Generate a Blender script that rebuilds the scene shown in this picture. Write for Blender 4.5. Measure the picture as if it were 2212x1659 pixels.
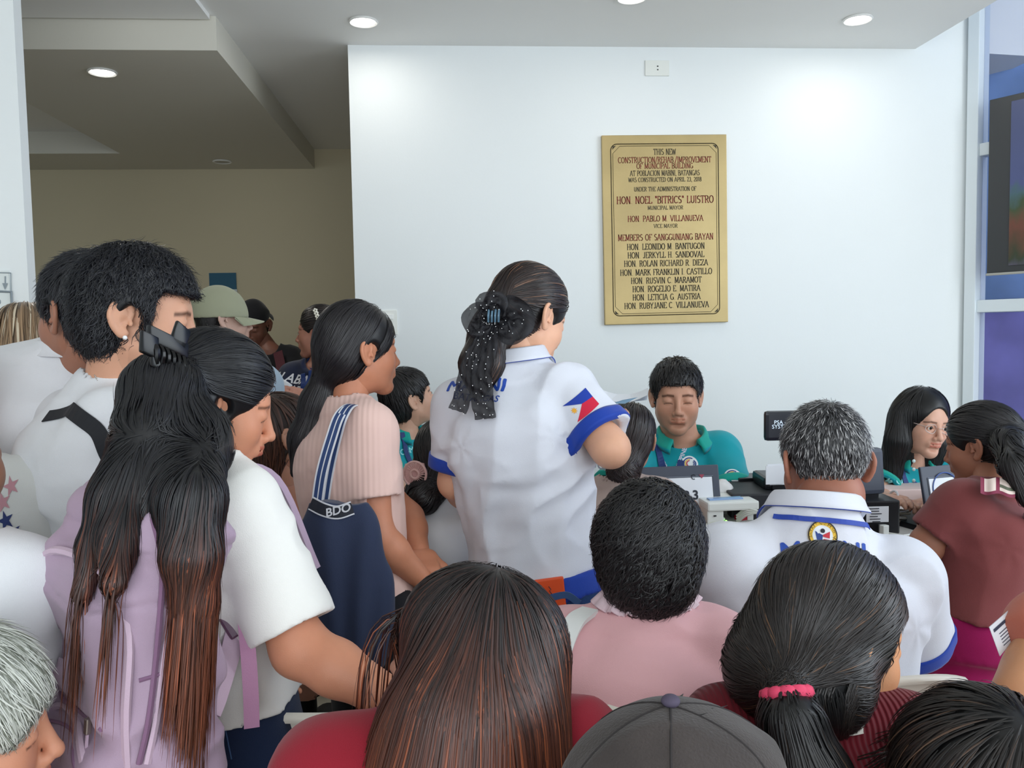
import bpy, bmesh, math, random
import numpy as np
from mathutils import Vector, Matrix, Euler
R = math.radians
for _o in list(bpy.data.objects): bpy.data.objects.remove(_o)
SC = bpy.context.scene
COL = SC.collection
random.seed(7)

# ---------------------------------------------------------------- camera, world, lights, exposure
FPX, CX, CY = 1800.0, 1106.0, 829.5
CAM_H = 1.42
_cd = bpy.data.cameras.new('camera'); cam = bpy.data.objects.new('camera', _cd); COL.objects.link(cam)
_cd.sensor_width = 36; _cd.lens = 36 * FPX / 2212; _cd.clip_start = 0.02
CAM_M = Matrix.Translation((0, 0, CAM_H)) @ Matrix.Rotation(R(-4.2), 4, 'Z') @ Matrix.Rotation(R(86.4), 4, 'X') @ Matrix.Rotation(-0.018, 4, 'Z')
cam.matrix_world = CAM_M; SC.camera = cam

world = bpy.data.worlds.new('world'); SC.world = world; world.use_nodes = True
_bg = world.node_tree.nodes['Background']
_bg.inputs[0].default_value = (0.78, 0.90, 1.0, 1); _bg.inputs[1].default_value = .8
def area(name, loc, target, sx, sy, power, col):
    l = bpy.data.lights.new(name, 'AREA'); l.shape = 'RECTANGLE'; l.size = sx; l.size_y = sy; l.energy = power; l.color = col
    o = bpy.data.objects.new(name, l); COL.objects.link(o); o.location = loc
    o.rotation_euler = (Vector(target) - Vector(loc)).to_track_quat('-Z', 'Y').to_euler(); return o
# daylight through the glazed front (behind the camera) and through the tall side glazing on the right
area('daylight_front', (0.2, -1.6, 1.75), (0.2, 3, 2.1), 3.6, 2.0, 46, (0.93, 0.97, 1.0))
area('daylight_side', (3.9, 0.9, 2.2), (0.3, 3.2, 1.3), 3.0, 2.6, 80, (0.86, 0.94, 1.0))
SC.view_settings.view_transform = 'Standard'; SC.view_settings.look = 'None'
SC.view_settings.gamma = 1; SC.view_settings.use_curve_mapping = False
SC.view_settings.exposure = 0.45

# ---------------------------------------------------------------- helpers
_M3 = np.array(CAM_M.to_3x3()); _ORG = np.array(CAM_M.translation)
def P(px, py, d):
    v = np.array([(px - CX) / FPX * d, -(py - CY) / FPX * d, -d]); return _ORG + _M3 @ v
def on_plane(px, py, p0, n):
    r = P(px, py, 1.0) - _ORG; p0 = np.asarray(p0, float); n = np.asarray(n, float)
    return _ORG + r * (np.dot(p0 - _ORG, n) / np.dot(r, n))
def V(*a): return np.array(a, float)
def nz(v): v = np.asarray(v, float); return v / (np.linalg.norm(v) + 1e-9)
def rgb(r, g, b):
    f = lambda c: ((c / 255 + .055) / 1.055) ** 2.4 if c > 10 else c / 255 / 12.92
    return (f(r), f(g), f(b))

def tag(o, label=None, cat=None, group=None, kind=None):
    if label: o['label'] = label
    if cat: o['category'] = cat
    if group: o['group'] = group
    if kind: o['kind'] = kind
    return o
def empty(name, loc, label=None, cat=None, group=None):
    o = bpy.data.objects.new(name, None); COL.objects.link(o); o.location = tuple(loc); o.empty_display_size = .1
    return tag(o, label, cat, group)
def mesh(name, verts, faces, mats, parent=None, midx=None, cols=None, smooth=True):
    """faces: list of index tuples, or an (n,3|4) array; verts in world space"""
    me = bpy.data.meshes.new(name); verts = np.asarray(verts, np.float32)
    if isinstance(faces, np.ndarray):
        n, k = faces.shape
        me.vertices.add(len(verts)); me.vertices.foreach_set('co', verts.ravel())
        me.loops.add(n * k); me.loops.foreach_set('vertex_index', faces.astype(np.int32).ravel())
        me.polygons.add(n); me.polygons.foreach_set('loop_start', np.arange(0, n * k, k, dtype=np.int32))
        me.update(calc_edges=True)
    else:
        me.from_pydata([tuple(map(float, v)) for v in verts], [], [tuple(map(int, f)) for f in faces])
    for m in (mats if isinstance(mats, (list, tuple)) else [mats]): me.materials.append(m)
    if midx is not None: me.polygons.foreach_set('material_index', np.asarray(midx, np.int32))
    if cols is not None:
        at = me.color_attributes.new('Col', 'FLOAT_COLOR', 'POINT')
        c = np.ones((len(verts), 4), np.float32); c[:, :3] = cols; at.data.foreach_set('color', c.ravel())
    me.polygons.foreach_set('use_smooth', np.full(len(me.polygons), bool(smooth)))
    me.update()
    o = bpy.data.objects.new(name, me); COL.objects.link(o)
    if parent is not None:
        o.parent = parent; o.matrix_parent_inverse = world_inv(parent)
    return o
def world_of(o):
    m = o.matrix_basis.copy()
    return m if o.parent is None else world_of(o.parent) @ o.matrix_parent_inverse @ m
def world_inv(p): return world_of(p).inverted()

class MB:
    """collects shapes into one mesh"""
    def __init__(s): s.v = []; s.f = []; s.m = []
    def add(s, v, f, mi=0):
        o = len(s.v); s.v += [tuple(map(float, a)) for a in v]; s.f += [tuple(int(i) + o for i in q) for q in f]; s.m += [mi] * len(f); return s
    def box(s, c, h, M=None, mi=0, bev=0.0):
        c = np.asarray(c, float); h = np.asarray(h, float); M = np.eye(3) if M is None else np.asarray(M)
        b = min(bev, h.min() * .9)
        if b <= 0:
            v = [c + M @ (h * V(x, y, z)) for x in (-1, 1) for y in (-1, 1) for z in (-1, 1)]
            return s.add(v, [(0, 1, 3, 2), (4, 6, 7, 5), (0, 4, 5, 1), (2, 3, 7, 6), (0, 2, 6, 4), (1, 5, 7, 3)], mi)
        bm = bmesh.new(); bmesh.ops.create_cube(bm, size=2)
        for q in bm.verts: q.co = Vector(h * np.array(q.co))
        bmesh.ops.bevel(bm, geom=list(bm.edges), offset=b, segments=2, affect='EDGES', profile=.6)
        v = [c + M @ np.array(q.co) for q in bm.verts]; f = [[q.index for q in fa.verts] for fa in bm.faces]
        bm.verts.index_update(); f = [[q.index for q in fa.verts] for fa in bm.faces]; bm.free()
        return s.add(v, f, mi)
    def tube(s, pts, r, n=8, mi=0, cap=True, smooth=0, flat=1.0):
        pts = catmull(pts, smooth) if smooth else np.asarray(pts, float)
        L = len(pts); rr = np.full(L, r) if np.isscalar(r) else np.interp(np.linspace(0, 1, L), np.linspace(0, 1, len(r)), r)
        T = np.gradient(pts, axis=0); T /= (np.linalg.norm(T, axis=1)[:, None] + 1e-9)
        up = V(0, 0, 1) if abs(T[0][2]) < .9 else V(0, 1, 0)
        vs = []; a = nz(np.cross(T[0], up))
        for i in range(L):
            a = nz(a - T[i] * np.dot(a, T[i])); b = np.cross(T[i], a)
            for k in range(n):
                t = 2 * math.pi * k / n; vs.append(pts[i] + rr[i] * (math.cos(t) * a + flat * math.sin(t) * b))
        fs = [(i * n + k, i * n + (k + 1) % n, (i + 1) * n + (k + 1) % n, (i + 1) * n + k) for i in range(L - 1) for k in range(n)]
        if cap: fs += [tuple(range(n - 1, -1, -1)), tuple(range((L - 1) * n, L * n))]
        return s.add(vs, fs, mi)
    def ball(s, c, r, n=10, mi=0, M=None):
        r = np.ones(3) * r if np.isscalar(r) else np.asarray(r); M = np.eye(3) if M is None else M
        vs = [np.asarray(c) + M @ (r * V(math.sin(a) * math.cos(b), math.sin(a) * math.sin(b), math.cos(a)))
              for a in np.linspace(0, math.pi, n) for b in np.linspace(0, 2 * math.pi, 2 * n, endpoint=False)]
        w = 2 * n
        return s.add(vs, [(i * w + k, (i + 1) * w + k, (i + 1) * w + (k + 1) % w, i * w + (k + 1) % w) for i in range(n - 1) for k in range(w)], mi)
    def ribbon(s, pts, nrm, w, th=.0015, mi=0, smooth=6, mids=None):
        """flat strap along pts, lying across nrm; mids: list of (u0,u1,mat) stripes"""
        k = len(pts); pts2 = catmull(pts, smooth); nn = catmull(nrm, smooth) if np.ndim(nrm) == 2 else np.repeat([nrm], len(pts2), 0)
        T = np.gradient(pts2, axis=0); L = len(pts2); ww = np.full(L, w) if np.isscalar(w) else np.interp(np.linspace(0, 1, L), np.linspace(0, 1, len(w)), w)
        A = np.cross(T, nn); A /= (np.linalg.norm(A, axis=1)[:, None] + 1e-9); N = np.cross(A, T); N /= (np.linalg.norm(N, axis=1)[:, None] + 1e-9)
        for (u0, u1, m) in (mids or [(-1, 1, mi)]):
            vs = []
            for i in range(L):
                for u in (u0, u1):
                    vs += [pts2[i] + A[i] * ww[i] * u / 2 - N[i] * th, pts2[i] + A[i] * ww[i] * u / 2 + N[i] * th]
            fs = []
            for i in range(L - 1):
                a = i * 4; b = a + 4
                fs += [(a + 1, a + 3, b + 3, b + 1), (a, b, b + 2, a + 2), (a, a + 1, b + 1, b), (a + 2, b + 2, b + 3, a + 3)]
            fs += [(0, 2, 3, 1), ((L - 1) * 4, (L - 1) * 4 + 1, (L - 1) * 4 + 3, (L - 1) * 4 + 2)]
            s.add(vs, fs, m)
        return s
    def build(s, name, mats, parent=None, smooth=False, **kw):
        o = mesh(name, s.v, s.f, mats, parent, midx=s.m, smooth=smooth)
        if smooth: o.data.set_sharp_from_angle(angle=R(45))
        return tag(o, **kw)

def catmull(pts, n=6):
    p = np.asarray(pts, float)
    if len(p) < 3:
        return np.array([p[0] + (p[-1] - p[0]) * t for t in np.linspace(0, 1, max(2, n))])
    q = np.vstack([2 * p[0] - p[1], p, 2 * p[-1] - p[-2]]); out = []
    for i in range(1, len(q) - 2):
        for t in np.linspace(0, 1, n, endpoint=False):
            out.append(.5 * (2 * q[i] + (q[i + 1] - q[i - 1]) * t + (2 * q[i - 1] - 5 * q[i] + 4 * q[i + 1] - q[i + 2]) * t * t + (3 * q[i] - q[i - 1] - 3 * q[i + 1] + q[i + 2]) * t ** 3))
    out.append(p[-1]); return np.array(out)

# value noise, vectorised
_rs = np.random.RandomState(3); _LAT = _rs.rand(32, 32, 32).astype(np.float32) * 2 - 1
def vnoise(p):
    p = np.asarray(p, np.float32); i = np.floor(p).astype(int); f = p - i; f = f * f * (3 - 2 * f); i &= 31; j = (i + 1) & 31
    x0, y0, z0 = i[..., 0], i[..., 1], i[..., 2]; x1, y1, z1 = j[..., 0], j[..., 1], j[..., 2]; fx, fy, fz = f[..., 0], f[..., 1], f[..., 2]
    a = _LAT[x0, y0, z0] * (1 - fx) + _LAT[x1, y0, z0] * fx; b = _LAT[x0, y1, z0] * (1 - fx) + _LAT[x1, y1, z0] * fx
    c = _LAT[x0, y0, z1] * (1 - fx) + _LAT[x1, y0, z1] * fx; d = _LAT[x0, y1, z1] * (1 - fx) + _LAT[x1, y1, z1] * fx
    a = a * (1 - fy) + b * fy; c = c * (1 - fy) + d * fy; return a * (1 - fz) + c * fz

# ---------------------------------------------------------------- distance fields -> surfaces
class Fld:
    def __init__(s, lo, hi, h):
        s.lo = np.asarray(lo, float) - 3 * h; s.h = h
        s.n = np.ceil((np.asarray(hi, float) + 3 * h - s.lo) / h).astype(int) + 1
        s.v = np.full(s.n, .12, np.float32)
        s.ax = [(s.lo[i] + h * np.arange(s.n[i])).astype(np.float32) for i in range(3)]
    def op(s, fn, lo, hi, k=.0, mode='u'):
        m = k + 3 * s.h + .012
        a = np.clip(np.floor((np.asarray(lo) - m - s.lo) / s.h).astype(int), 0, s.n - 1)
        b = np.clip(np.ceil((np.asarray(hi) + m - s.lo) / s.h).astype(int) + 1, 1, s.n)
        if (b <= a).any(): return
        sl = tuple(slice(a[i], b[i]) for i in range(3))
        d = fn(s.ax[0][sl[0]][:, None, None], s.ax[1][sl[1]][None, :, None], s.ax[2][sl[2]][None, None, :])
        o = s.v[sl]
        if mode == 'u': r = np.minimum(o, d) if k <= 0 else np.minimum(o, d) - (np.maximum(k - np.abs(o - d), 0) ** 2) / (4 * k)
        elif mode == 's': r = np.maximum(o, -d) if k <= 0 else np.maximum(o, -d) + (np.maximum(k - np.abs(o + d), 0) ** 2) / (4 * k)
        else: r = np.maximum(o, d)
        s.v[sl] = r
    def cone(s, a, b, r1, r2, k=.01, mode='u', clip=None, hollow=0, flat=None):
        """round cone; clip: cut flat at b; hollow: inner cavity near b; flat=(axis, scale) squashes the section"""
        a = np.asarray(a, float); b = np.asarray(b, float); ba = b - a; L2 = float(ba @ ba) + 1e-9; L = math.sqrt(L2)
        rm = max(r1, r2) * (max(1, flat[1]) if flat else 1)
        def fn(X, Y, Z):
            x, y, z = X - a[0], Y - a[1], Z - a[2]
            t = (x * ba[0] + y * ba[1] + z * ba[2]) / L2; tc = np.clip(t, 0, 1)
            qx, qy, qz = x - ba[0] * tc, y - ba[1] * tc, z - ba[2] * tc
            if flat:
                fa, fs = flat; dd = (qx * fa[0] + qy * fa[1] + qz * fa[2]) * (1 / fs - 1)
                qx, qy, qz = qx + fa[0] * dd, qy + fa[1] * dd, qz + fa[2] * dd
            q = np.sqrt(qx ** 2 + qy ** 2 + qz ** 2); rr = r1 + (r2 - r1) * tc; d = q - rr
            if clip: d = np.maximum(d, (t - 1) * L)
            if hollow: d = np.maximum(d, -np.maximum(q - (rr - hollow), (1 - t) * L - .05))
            return d
        s.op(fn, np.minimum(a, b) - rm, np.maximum(a, b) + rm, k, mode)
    def chain(s, pts, rs, k=.01, **kw):
        for i in range(len(pts) - 1): s.cone(pts[i], pts[i + 1], rs[i], rs[i + 1], k, **kw)
    def ell(s, c, r, M=None, k=.01, mode='u'):
        c = np.asarray(c, float); r = np.asarray(r, float) * np.ones(3); M = np.eye(3) if M is None else np.asarray(M)
        ext = np.sqrt(((M * r) ** 2).sum(1))
        def fn(X, Y, Z):
            x, y, z = X - c[0], Y - c[1], Z - c[2]; q0 = 0; q1 = 0
            for i in range(3):
                l = x * M[0, i] + y * M[1, i] + z * M[2, i]; q0 = q0 + (l / r[i]) ** 2; q1 = q1 + (l / r[i] ** 2) ** 2
            k0 = np.sqrt(q0); return k0 * (k0 - 1) / (np.sqrt(q1) + 1e-6)
        s.op(fn, c - ext, c + ext, k, mode)
    def rbox(s, c, hf, M=None, r=.01, k=.01, mode='u'):
        c = np.asarray(c, float); hf = np.asarray(hf, float); M = np.eye(3) if M is None else np.asarray(M)
        ext = np.abs(M) @ hf
        def fn(X, Y, Z):
            x, y, z = X - c[0], Y - c[1], Z - c[2]; o = 0; mx = None
            for i in range(3):
                q = np.abs(x * M[0, i] + y * M[1, i] + z * M[2, i]) - (hf[i] - r); o = o + np.maximum(q, 0) ** 2; mx = q if mx is None else np.maximum(mx, q)
            return np.sqrt(o) + np.minimum(mx, 0) - r
        s.op(fn, c - ext, c + ext, k, mode)
    def loft(s, base, Rv, Fv, Uv, L, ts, hw, hd, cy=None, t0=0., t1=1., k=.02, off=0., mode='u'):
        base = np.asarray(base, float); ts = np.asarray(ts, float)
        tt = np.linspace(ts[0], ts[-1], 80)
        def sm(a):
            q = catmull([(x, y, 0) for x, y in zip(ts, a)], 12); return np.interp(tt, q[:, 0], q[:, 1])
        A = sm(hw) + off; B = sm(hd) + off; Cc = sm(cy) if cy is not None else np.zeros(80)
        m = max(A.max(), B.max()); p0 = base + Uv * L * t0; p1 = base + Uv * L * t1
        ext = np.abs(Rv) * A.max() + np.abs(Fv) * (B.max() + np.abs(Cc).max())
        def fn(X, Y, Z):
            x, y, z = X - base[0], Y - base[1], Z - base[2]
            u = x * Rv[0] + y * Rv[1] + z * Rv[2]; w = x * Fv[0] + y * Fv[1] + z * Fv[2]; t = (x * Uv[0] + y * Uv[1] + z * Uv[2]) / L
            a = np.interp(t, tt, A); b = np.interp(t, tt, B); w = w - np.interp(t, tt, Cc)
            q0 = np.sqrt((u / a) ** 2 + (w / b) ** 2) + 1e-6; g = np.sqrt((u / a ** 2) ** 2 + (w / b ** 2) ** 2) + 1e-6
            d = q0 * (q0 - 1) / g
            return np.maximum(np.maximum(d, (t0 - t) * L), (t - t1) * L).astype(np.float32)
        s.op(fn, np.minimum(p0, p1) - ext, np.maximum(p0, p1) + ext, k, mode)
    def cut(s, p, n, keep_below=True):
        p = np.asarray(p); n = nz(n)
        d = (s.ax[0][:, None, None] - p[0]) * n[0] + (s.ax[1][None, :, None] - p[1]) * n[1] + (s.ax[2][None, None, :] - p[2]) * n[2]
        s.v = np.maximum(s.v, d.astype(np.float32))
    def wrinkle(s, fn, amp):
        idx = np.argwhere(np.abs(s.v) < amp + 2.5 * s.h)
        p = s.lo + idx * s.h; s.v[tuple(idx.T)] += fn(p).astype(np.float32)
    def sample(s, p):
        g = np.clip((p - s.lo) / s.h, 0, s.n - 1.001); i = g.astype(int); f = g - i; x, y, z = i.T; fx, fy, fz = f.T; v = s.v
        a = v[x, y, z] * (1 - fx) + v[x + 1, y, z] * fx; b = v[x, y + 1, z] * (1 - fx) + v[x + 1, y + 1, z] * fx
        c = v[x, y, z + 1] * (1 - fx) + v[x + 1, y, z + 1] * fx; d = v[x, y + 1, z + 1] * (1 - fx) + v[x + 1, y + 1, z + 1] * fx
        return (a * (1 - fy) + b * fy) * (1 - fz) + (c * (1 - fy) + d * fy) * fz
    def grad(s, p, e=None):
        e = e or s.h; o = np.empty_like(p)
        for i in range(3):
            d = np.zeros(3); d[i] = e; o[:, i] = s.sample(p + d) - s.sample(p - d)
        return o / (np.linalg.norm(o, axis=1)[:, None] + 1e-9)
    def nets(s):
        v = s.v; S = v < 0; n = np.array(v.shape) - 1
        sl = lambda o: tuple(slice(o[i], o[i] + n[i]) for i in range(3))
        cs = [(a, b, c) for a in (0, 1) for b in (0, 1) for c in (0, 1)]
        cnt = np.zeros(n, np.int8)
        for c in cs: cnt += S[sl(c)]
        act = np.argwhere((cnt > 0) & (cnt < 8)); idx = np.full(n, -1, np.int32); idx[tuple(act.T)] = np.arange(len(act))
        pos = np.zeros((len(act), 3)); m = np.zeros(len(act))
        for ax in range(3):
            for c in cs:
                if c[ax]: continue
                c1 = list(c); c1[ax] = 1
                a = v[tuple((act + c).T)]; b = v[tuple((act + c1).T)]; k = (a < 0) != (b < 0)
                t = np.where(k, a / np.where(k, a - b, 1), 0); q = np.tile(np.array(c, float), (len(act), 1)); q[:, ax] = t
                pos += q * k[:, None]; m += k
        Vt = s.lo + (act + pos / m[:, None]) * s.h; Q = []
        for ax in range(3):
            b_, c_ = (ax + 1) % 3, (ax + 2) % 3
            A = [slice(None)] * 3; B = [slice(None)] * 3; A[ax] = slice(0, n[ax]); B[ax] = slice(1, n[ax] + 1)
            s0 = S[tuple(A)]; s1 = S[tuple(B)]; e = np.argwhere(s0 != s1)
            e = e[(e[:, b_] > 0) & (e[:, c_] > 0) & (e[:, b_] < n[b_]) & (e[:, c_] < n[c_])]
            if not len(e): continue
            def at(db, dc):
                q = e.copy(); q[:, b_] -= db; q[:, c_] -= dc; return idx[tuple(q.T)]
            q = np.stack([at(1, 1), at(0, 1), at(0, 0), at(1, 0)], 1); fl = ~s0[tuple(e.T)]
            q[fl] = q[fl][:, ::-1]; Q.append(q)
        Q = np.vstack(Q); return Vt, Q[(Q >= 0).all(1)]

# ---------------------------------------------------------------- materials
_mats = {}
def mat(key, col=(.8, .8, .8), rough=.5, metal=0, spec=.5, bump=0, bscale=200, var=0, vscale=8, emit=None, estr=0, attr=False, sss=0, alpha=1, trans=0, coat=0, sheen=0, wave=None, ior=1.45, bstretch=None):
    if key in _mats: return _mats[key]
    m = bpy.data.materials.new(key); m.use_nodes = True; nt = m.node_tree; b = nt.nodes['Principled BSDF']; lk = nt.links.new
    b.inputs['Roughness'].default_value = rough; b.inputs['Metallic'].default_value = metal; b.inputs['Specular IOR Level'].default_value = spec
    b.inputs['IOR'].default_value = ior
    b.inputs['Base Color'].default_value = (*col, 1)
    tc = nt.nodes.new('ShaderNodeTexCoord'); src = None
    if attr:
        a = nt.nodes.new('ShaderNodeAttribute'); a.attribute_name = 'Col'; src = a.outputs['Color']; lk(src, b.inputs['Base Color'])
    if var:
        n = nt.nodes.new('ShaderNodeTexNoise'); n.inputs['Scale'].default_value = vscale; n.inputs['Detail'].default_value = 4; lk(tc.outputs['Object'], n.inputs['Vector'])
        r = nt.nodes.new('ShaderNodeMapRange'); r.inputs[1].default_value = .3; r.inputs[2].default_value = .7; r.inputs[3].default_value = 1 - var; r.inputs[4].default_value = 1 + var
        lk(n.outputs[0], r.inputs[0]); x = nt.nodes.new('ShaderNodeVectorMath'); x.operation = 'SCALE'
        if src: lk(src, x.inputs[0])
        else: x.inputs[0].default_value = col
        lk(r.outputs[0], x.inputs['Scale']); lk(x.outputs[0], b.inputs['Base Color']); src = x.outputs[0]
    if bump:
        if wave:
            n = nt.nodes.new('ShaderNodeTexWave'); n.bands_direction = wave; n.inputs['Scale'].default_value = bscale
            n.inputs['Distortion'].default_value = .3; out = n.outputs['Fac']
        else:
            n = nt.nodes.new('ShaderNodeTexNoise'); n.inputs['Scale'].default_value = bscale; n.inputs['Detail'].default_value = 3; out = n.outputs[0]
        if bstretch:
            mp = nt.nodes.new('ShaderNodeMapping'); mp.inputs['Scale'].default_value = bstretch; lk(tc.outputs['Object'], mp.inputs[0]); lk(mp.outputs[0], n.inputs['Vector'])
        else: lk(tc.outputs['Object'], n.inputs['Vector'])
        bp = nt.nodes.new('ShaderNodeBump'); bp.inputs['Strength'].default_value = min(1, bump); bp.inputs['Distance'].default_value = .002
        lk(out, bp.inputs['Height']); lk(bp.outputs[0], b.inputs['Normal'])
    if emit: b.inputs['Emission Color'].default_value = (*emit, 1); b.inputs['Emission Strength'].default_value = estr
    if sss:
        b.inputs['Subsurface Weight'].default_value = sss; b.inputs['Subsurface Radius'].default_value = (1, .35, .2); b.inputs['Subsurface Scale'].default_value = .006
    b.inputs['Alpha'].default_value = alpha; b.inputs['Transmission Weight'].default_value = trans
    b.inputs['Coat Weight'].default_value = coat; b.inputs['Sheen Weight'].default_value = sheen
    _mats[key] = m; return m
def plain(key, r, g, b, rough=.5, **kw): return mat(key, rgb(r, g, b), rough, **kw)

SKIN = mat('skin', attr=True, rough=.48, spec=.4, sss=.12, bump=.12, bscale=500, var=.05, vscale=25)
HAIR = mat('hair', attr=True, rough=.42, spec=.55)
HAIRBASE = mat('hair_base', attr=True, rough=.6, spec=.3, bump=.5, bscale=300)
EYEW = plain('eye_white', 225, 220, 214, .25); EYED = plain('eye_iris', 30, 18, 12, .15)
def cloth(key, r, g, b, rough=.85, bump=.25, bscale=700, **kw): return mat(key, rgb(r, g, b), rough, spec=.25, bump=bump, bscale=bscale, sheen=.15, **kw)

# ---------------------------------------------------------------- people
def yawdir(y): return V(math.sin(R(y)), math.cos(R(y)), 0)
def headM(yaw, pitch=0, roll=0):
    """columns: right, forward, up. yaw 0 looks away from the camera (+Y), 90 to +X; pitch>0 looks up; roll>0 tilts head to its right"""
    m = Matrix.Rotation(R(-yaw), 3, 'Z') @ Matrix.Rotation(R(pitch), 3, 'X') @ Matrix.Rotation(R(roll), 3, 'Y')
    return np.array(m)
_headcache = {}
def head_mesh(h, fem, eye, fat):
    key = (h, fem, eye, fat)
    if key in _headcache: return _headcache[key]
    F = Fld((-.1, -.125, -.135), (.1, .135, .145), h)
    F.ell((0, -.012, .045), (.074, .094, .083), k=0)
    F.ell((0, .032, .0), (.060 + fat * .4, .058, .092), k=.03)
    F.ell((0, .026, -.052), (.052 + fat, .056, .050), k=.03)
    F.cone((.040 + fat, .0, -.045), (.014, .070, -.088), .016, .012, k=.035); F.cone((-.040 - fat, .0, -.045), (-.014, .070, -.088), .016, .012, k=.035)
    F.ell((0, .074, -.096), (.018, .016, .014), k=.025)
    for s in (-1, 1): F.ell((s * (.037 + fat * .4), .057, -.022), (.024, .025, .026), k=.03)
    F.cone((-.030, .076, .030), (.030, .076, .030), .012, .012, k=.022)
    for s in (-1, 1): F.ell((s * .032, .100, .010), (.018, .014, .012), k=.014, mode='s')
    F.cone((0, .088, .020), (0, .108, -.024), .0075, .0095, k=.012)
    F.ell((0, .110, -.029), (.011, .010, .009), k=.008)
    for s in (-1, 1): F.ell((s * .0125, .100, -.033), (.0075, .009, .0075), k=.006)
    for s in (-1, 1): F.ell((s * .0065, .106, -.040), (.0035, .005, .003), k=.003, mode='s')
    F.ell((0, .088, -.058), (.026, .014, .020), k=.016)
    F.cone((-.020, .090, -.0535), (0, .0985, -.051), .0042, .0058, k=.004); F.cone((.020, .090, -.0535), (0, .0985, -.051), .0042, .0058, k=.004)
    F.cone((-.016, .090, -.060), (0, .097, -.0625), .0048, .0072, k=.004); F.cone((.016, .090, -.060), (0, .097, -.0625), .0048, .0072, k=.004)
    F.cone((-.021, .097, -.0565), (.021, .097, -.0565), .0018, .0018, k=.003, mode='s')
    F.ell((0, .092, -.076), (.020, .010, .006), k=.012, mode='s')
    for s in (-1, 1):
        F.ell((s * .032, .0775, .008), (.0165, .0155, .0135), k=.006)
        if eye > 0: F.ell((s * .032, .094, .006), (.0130, .010, .0048 * eye), k=.002, mode='s')
        else: F.cone((s * .020, .0925, .0015), (s * .044, .0885, .0015), .0012, .0012, k=.002, mode='s')
    hx = [(.006, .000), (.010, .018), (.003, .030), (-.010, .034), (-.021, .026), (-.025, .010), (-.021, -.006), (-.013, -.019), (-.004, -.027), (.004, -.022)]
    for s in (-1, 1):
        q = catmull([(s * (.0725 + max(0, (.012 - y)) * .50), y - .008, z) for y, z in hx], 3)
        F.ell((s * .083, -.017, .005), (.0042, .017, .027), M=np.array(Matrix.Rotation(R(s * 26), 3, 'Z')), k=.004)
        F.chain(q, [.0042] * len(q), k=.003)
        F.ell((s * .0815, -.010, -.021), (.0045, .0085, .0095), k=.005)
        F.ell((s * .088, -.006, -.001), (.010, .0085, .010), k=.004, mode='s')
        F.ell((s * .078, .002, -.004), (.004, .004, .006), k=.003)
    # the top of the neck leaves the skull here, the body's own neck takes over inside it
    F.cone((0, -.022, -.03), (0, -.022, -.075), .050, .046, k=.03)
    Vt, Q = F.nets(); x, y, z = Vt.T
    c = np.ones((len(Vt), 3)); front = y > .05
    up = np.clip(1 - np.abs((z + .051) / .0055), 0, 1); lo = np.clip(1 - np.abs((z + .0625) / .0065), 0, 1)
    lips = np.clip((np.maximum(up, lo)) * 1.6, 0, 1) * (np.abs(x) < .0235) * (y > .084)
    lc = np.array([.80, .46, .44]) if fem else np.array([.90, .70, .66])
    c = c * (1 - lips[:, None]) + lc * lips[:, None]
    ax = np.abs(x); bz = .0275 + .10 * (ax - .028) * (ax < .036) - .30 * np.maximum(ax - .036, 0)
    br = np.clip(1.25 - np.abs(z - bz) / (.0036 if fem else .0050), 0, 1) * (ax > .013) * (ax < .052) * (y > .058)
    c = c * (1 - .82 * br[:, None]) + np.array([.10, .07, .06]) * .82 * br[:, None]
    lid = np.clip(1.2 - np.abs(z - (.0060 + .0050 * eye - (0 if eye > 0 else .0045) - 18 * (ax - .032) ** 2)) / .0018, 0, 1) * (np.abs(ax - .032) < .0150) * (y > .07)
    c = c * (1 - .9 * lid[:, None]) + .05 * .9 * lid[:, None]
    rosy = np.exp(-((ax - .04) ** 2 + (z + .02) ** 2) / .0005) * front; c[:, 1] *= 1 - .07 * rosy; c[:, 2] *= 1 - .09 * rosy
    if not fem:
        st = np.exp(-((z + .075) / .030) ** 2) * (y > 0) * .10; c *= 1 - st[:, None]
        mu = np.exp(-((z + .0435) / .0045) ** 2) * (y > .085) * (ax < .026) * .13; c *= 1 - mu[:, None]
    _headcache[key] = (Vt, Q, c); return _headcache[key]

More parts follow.
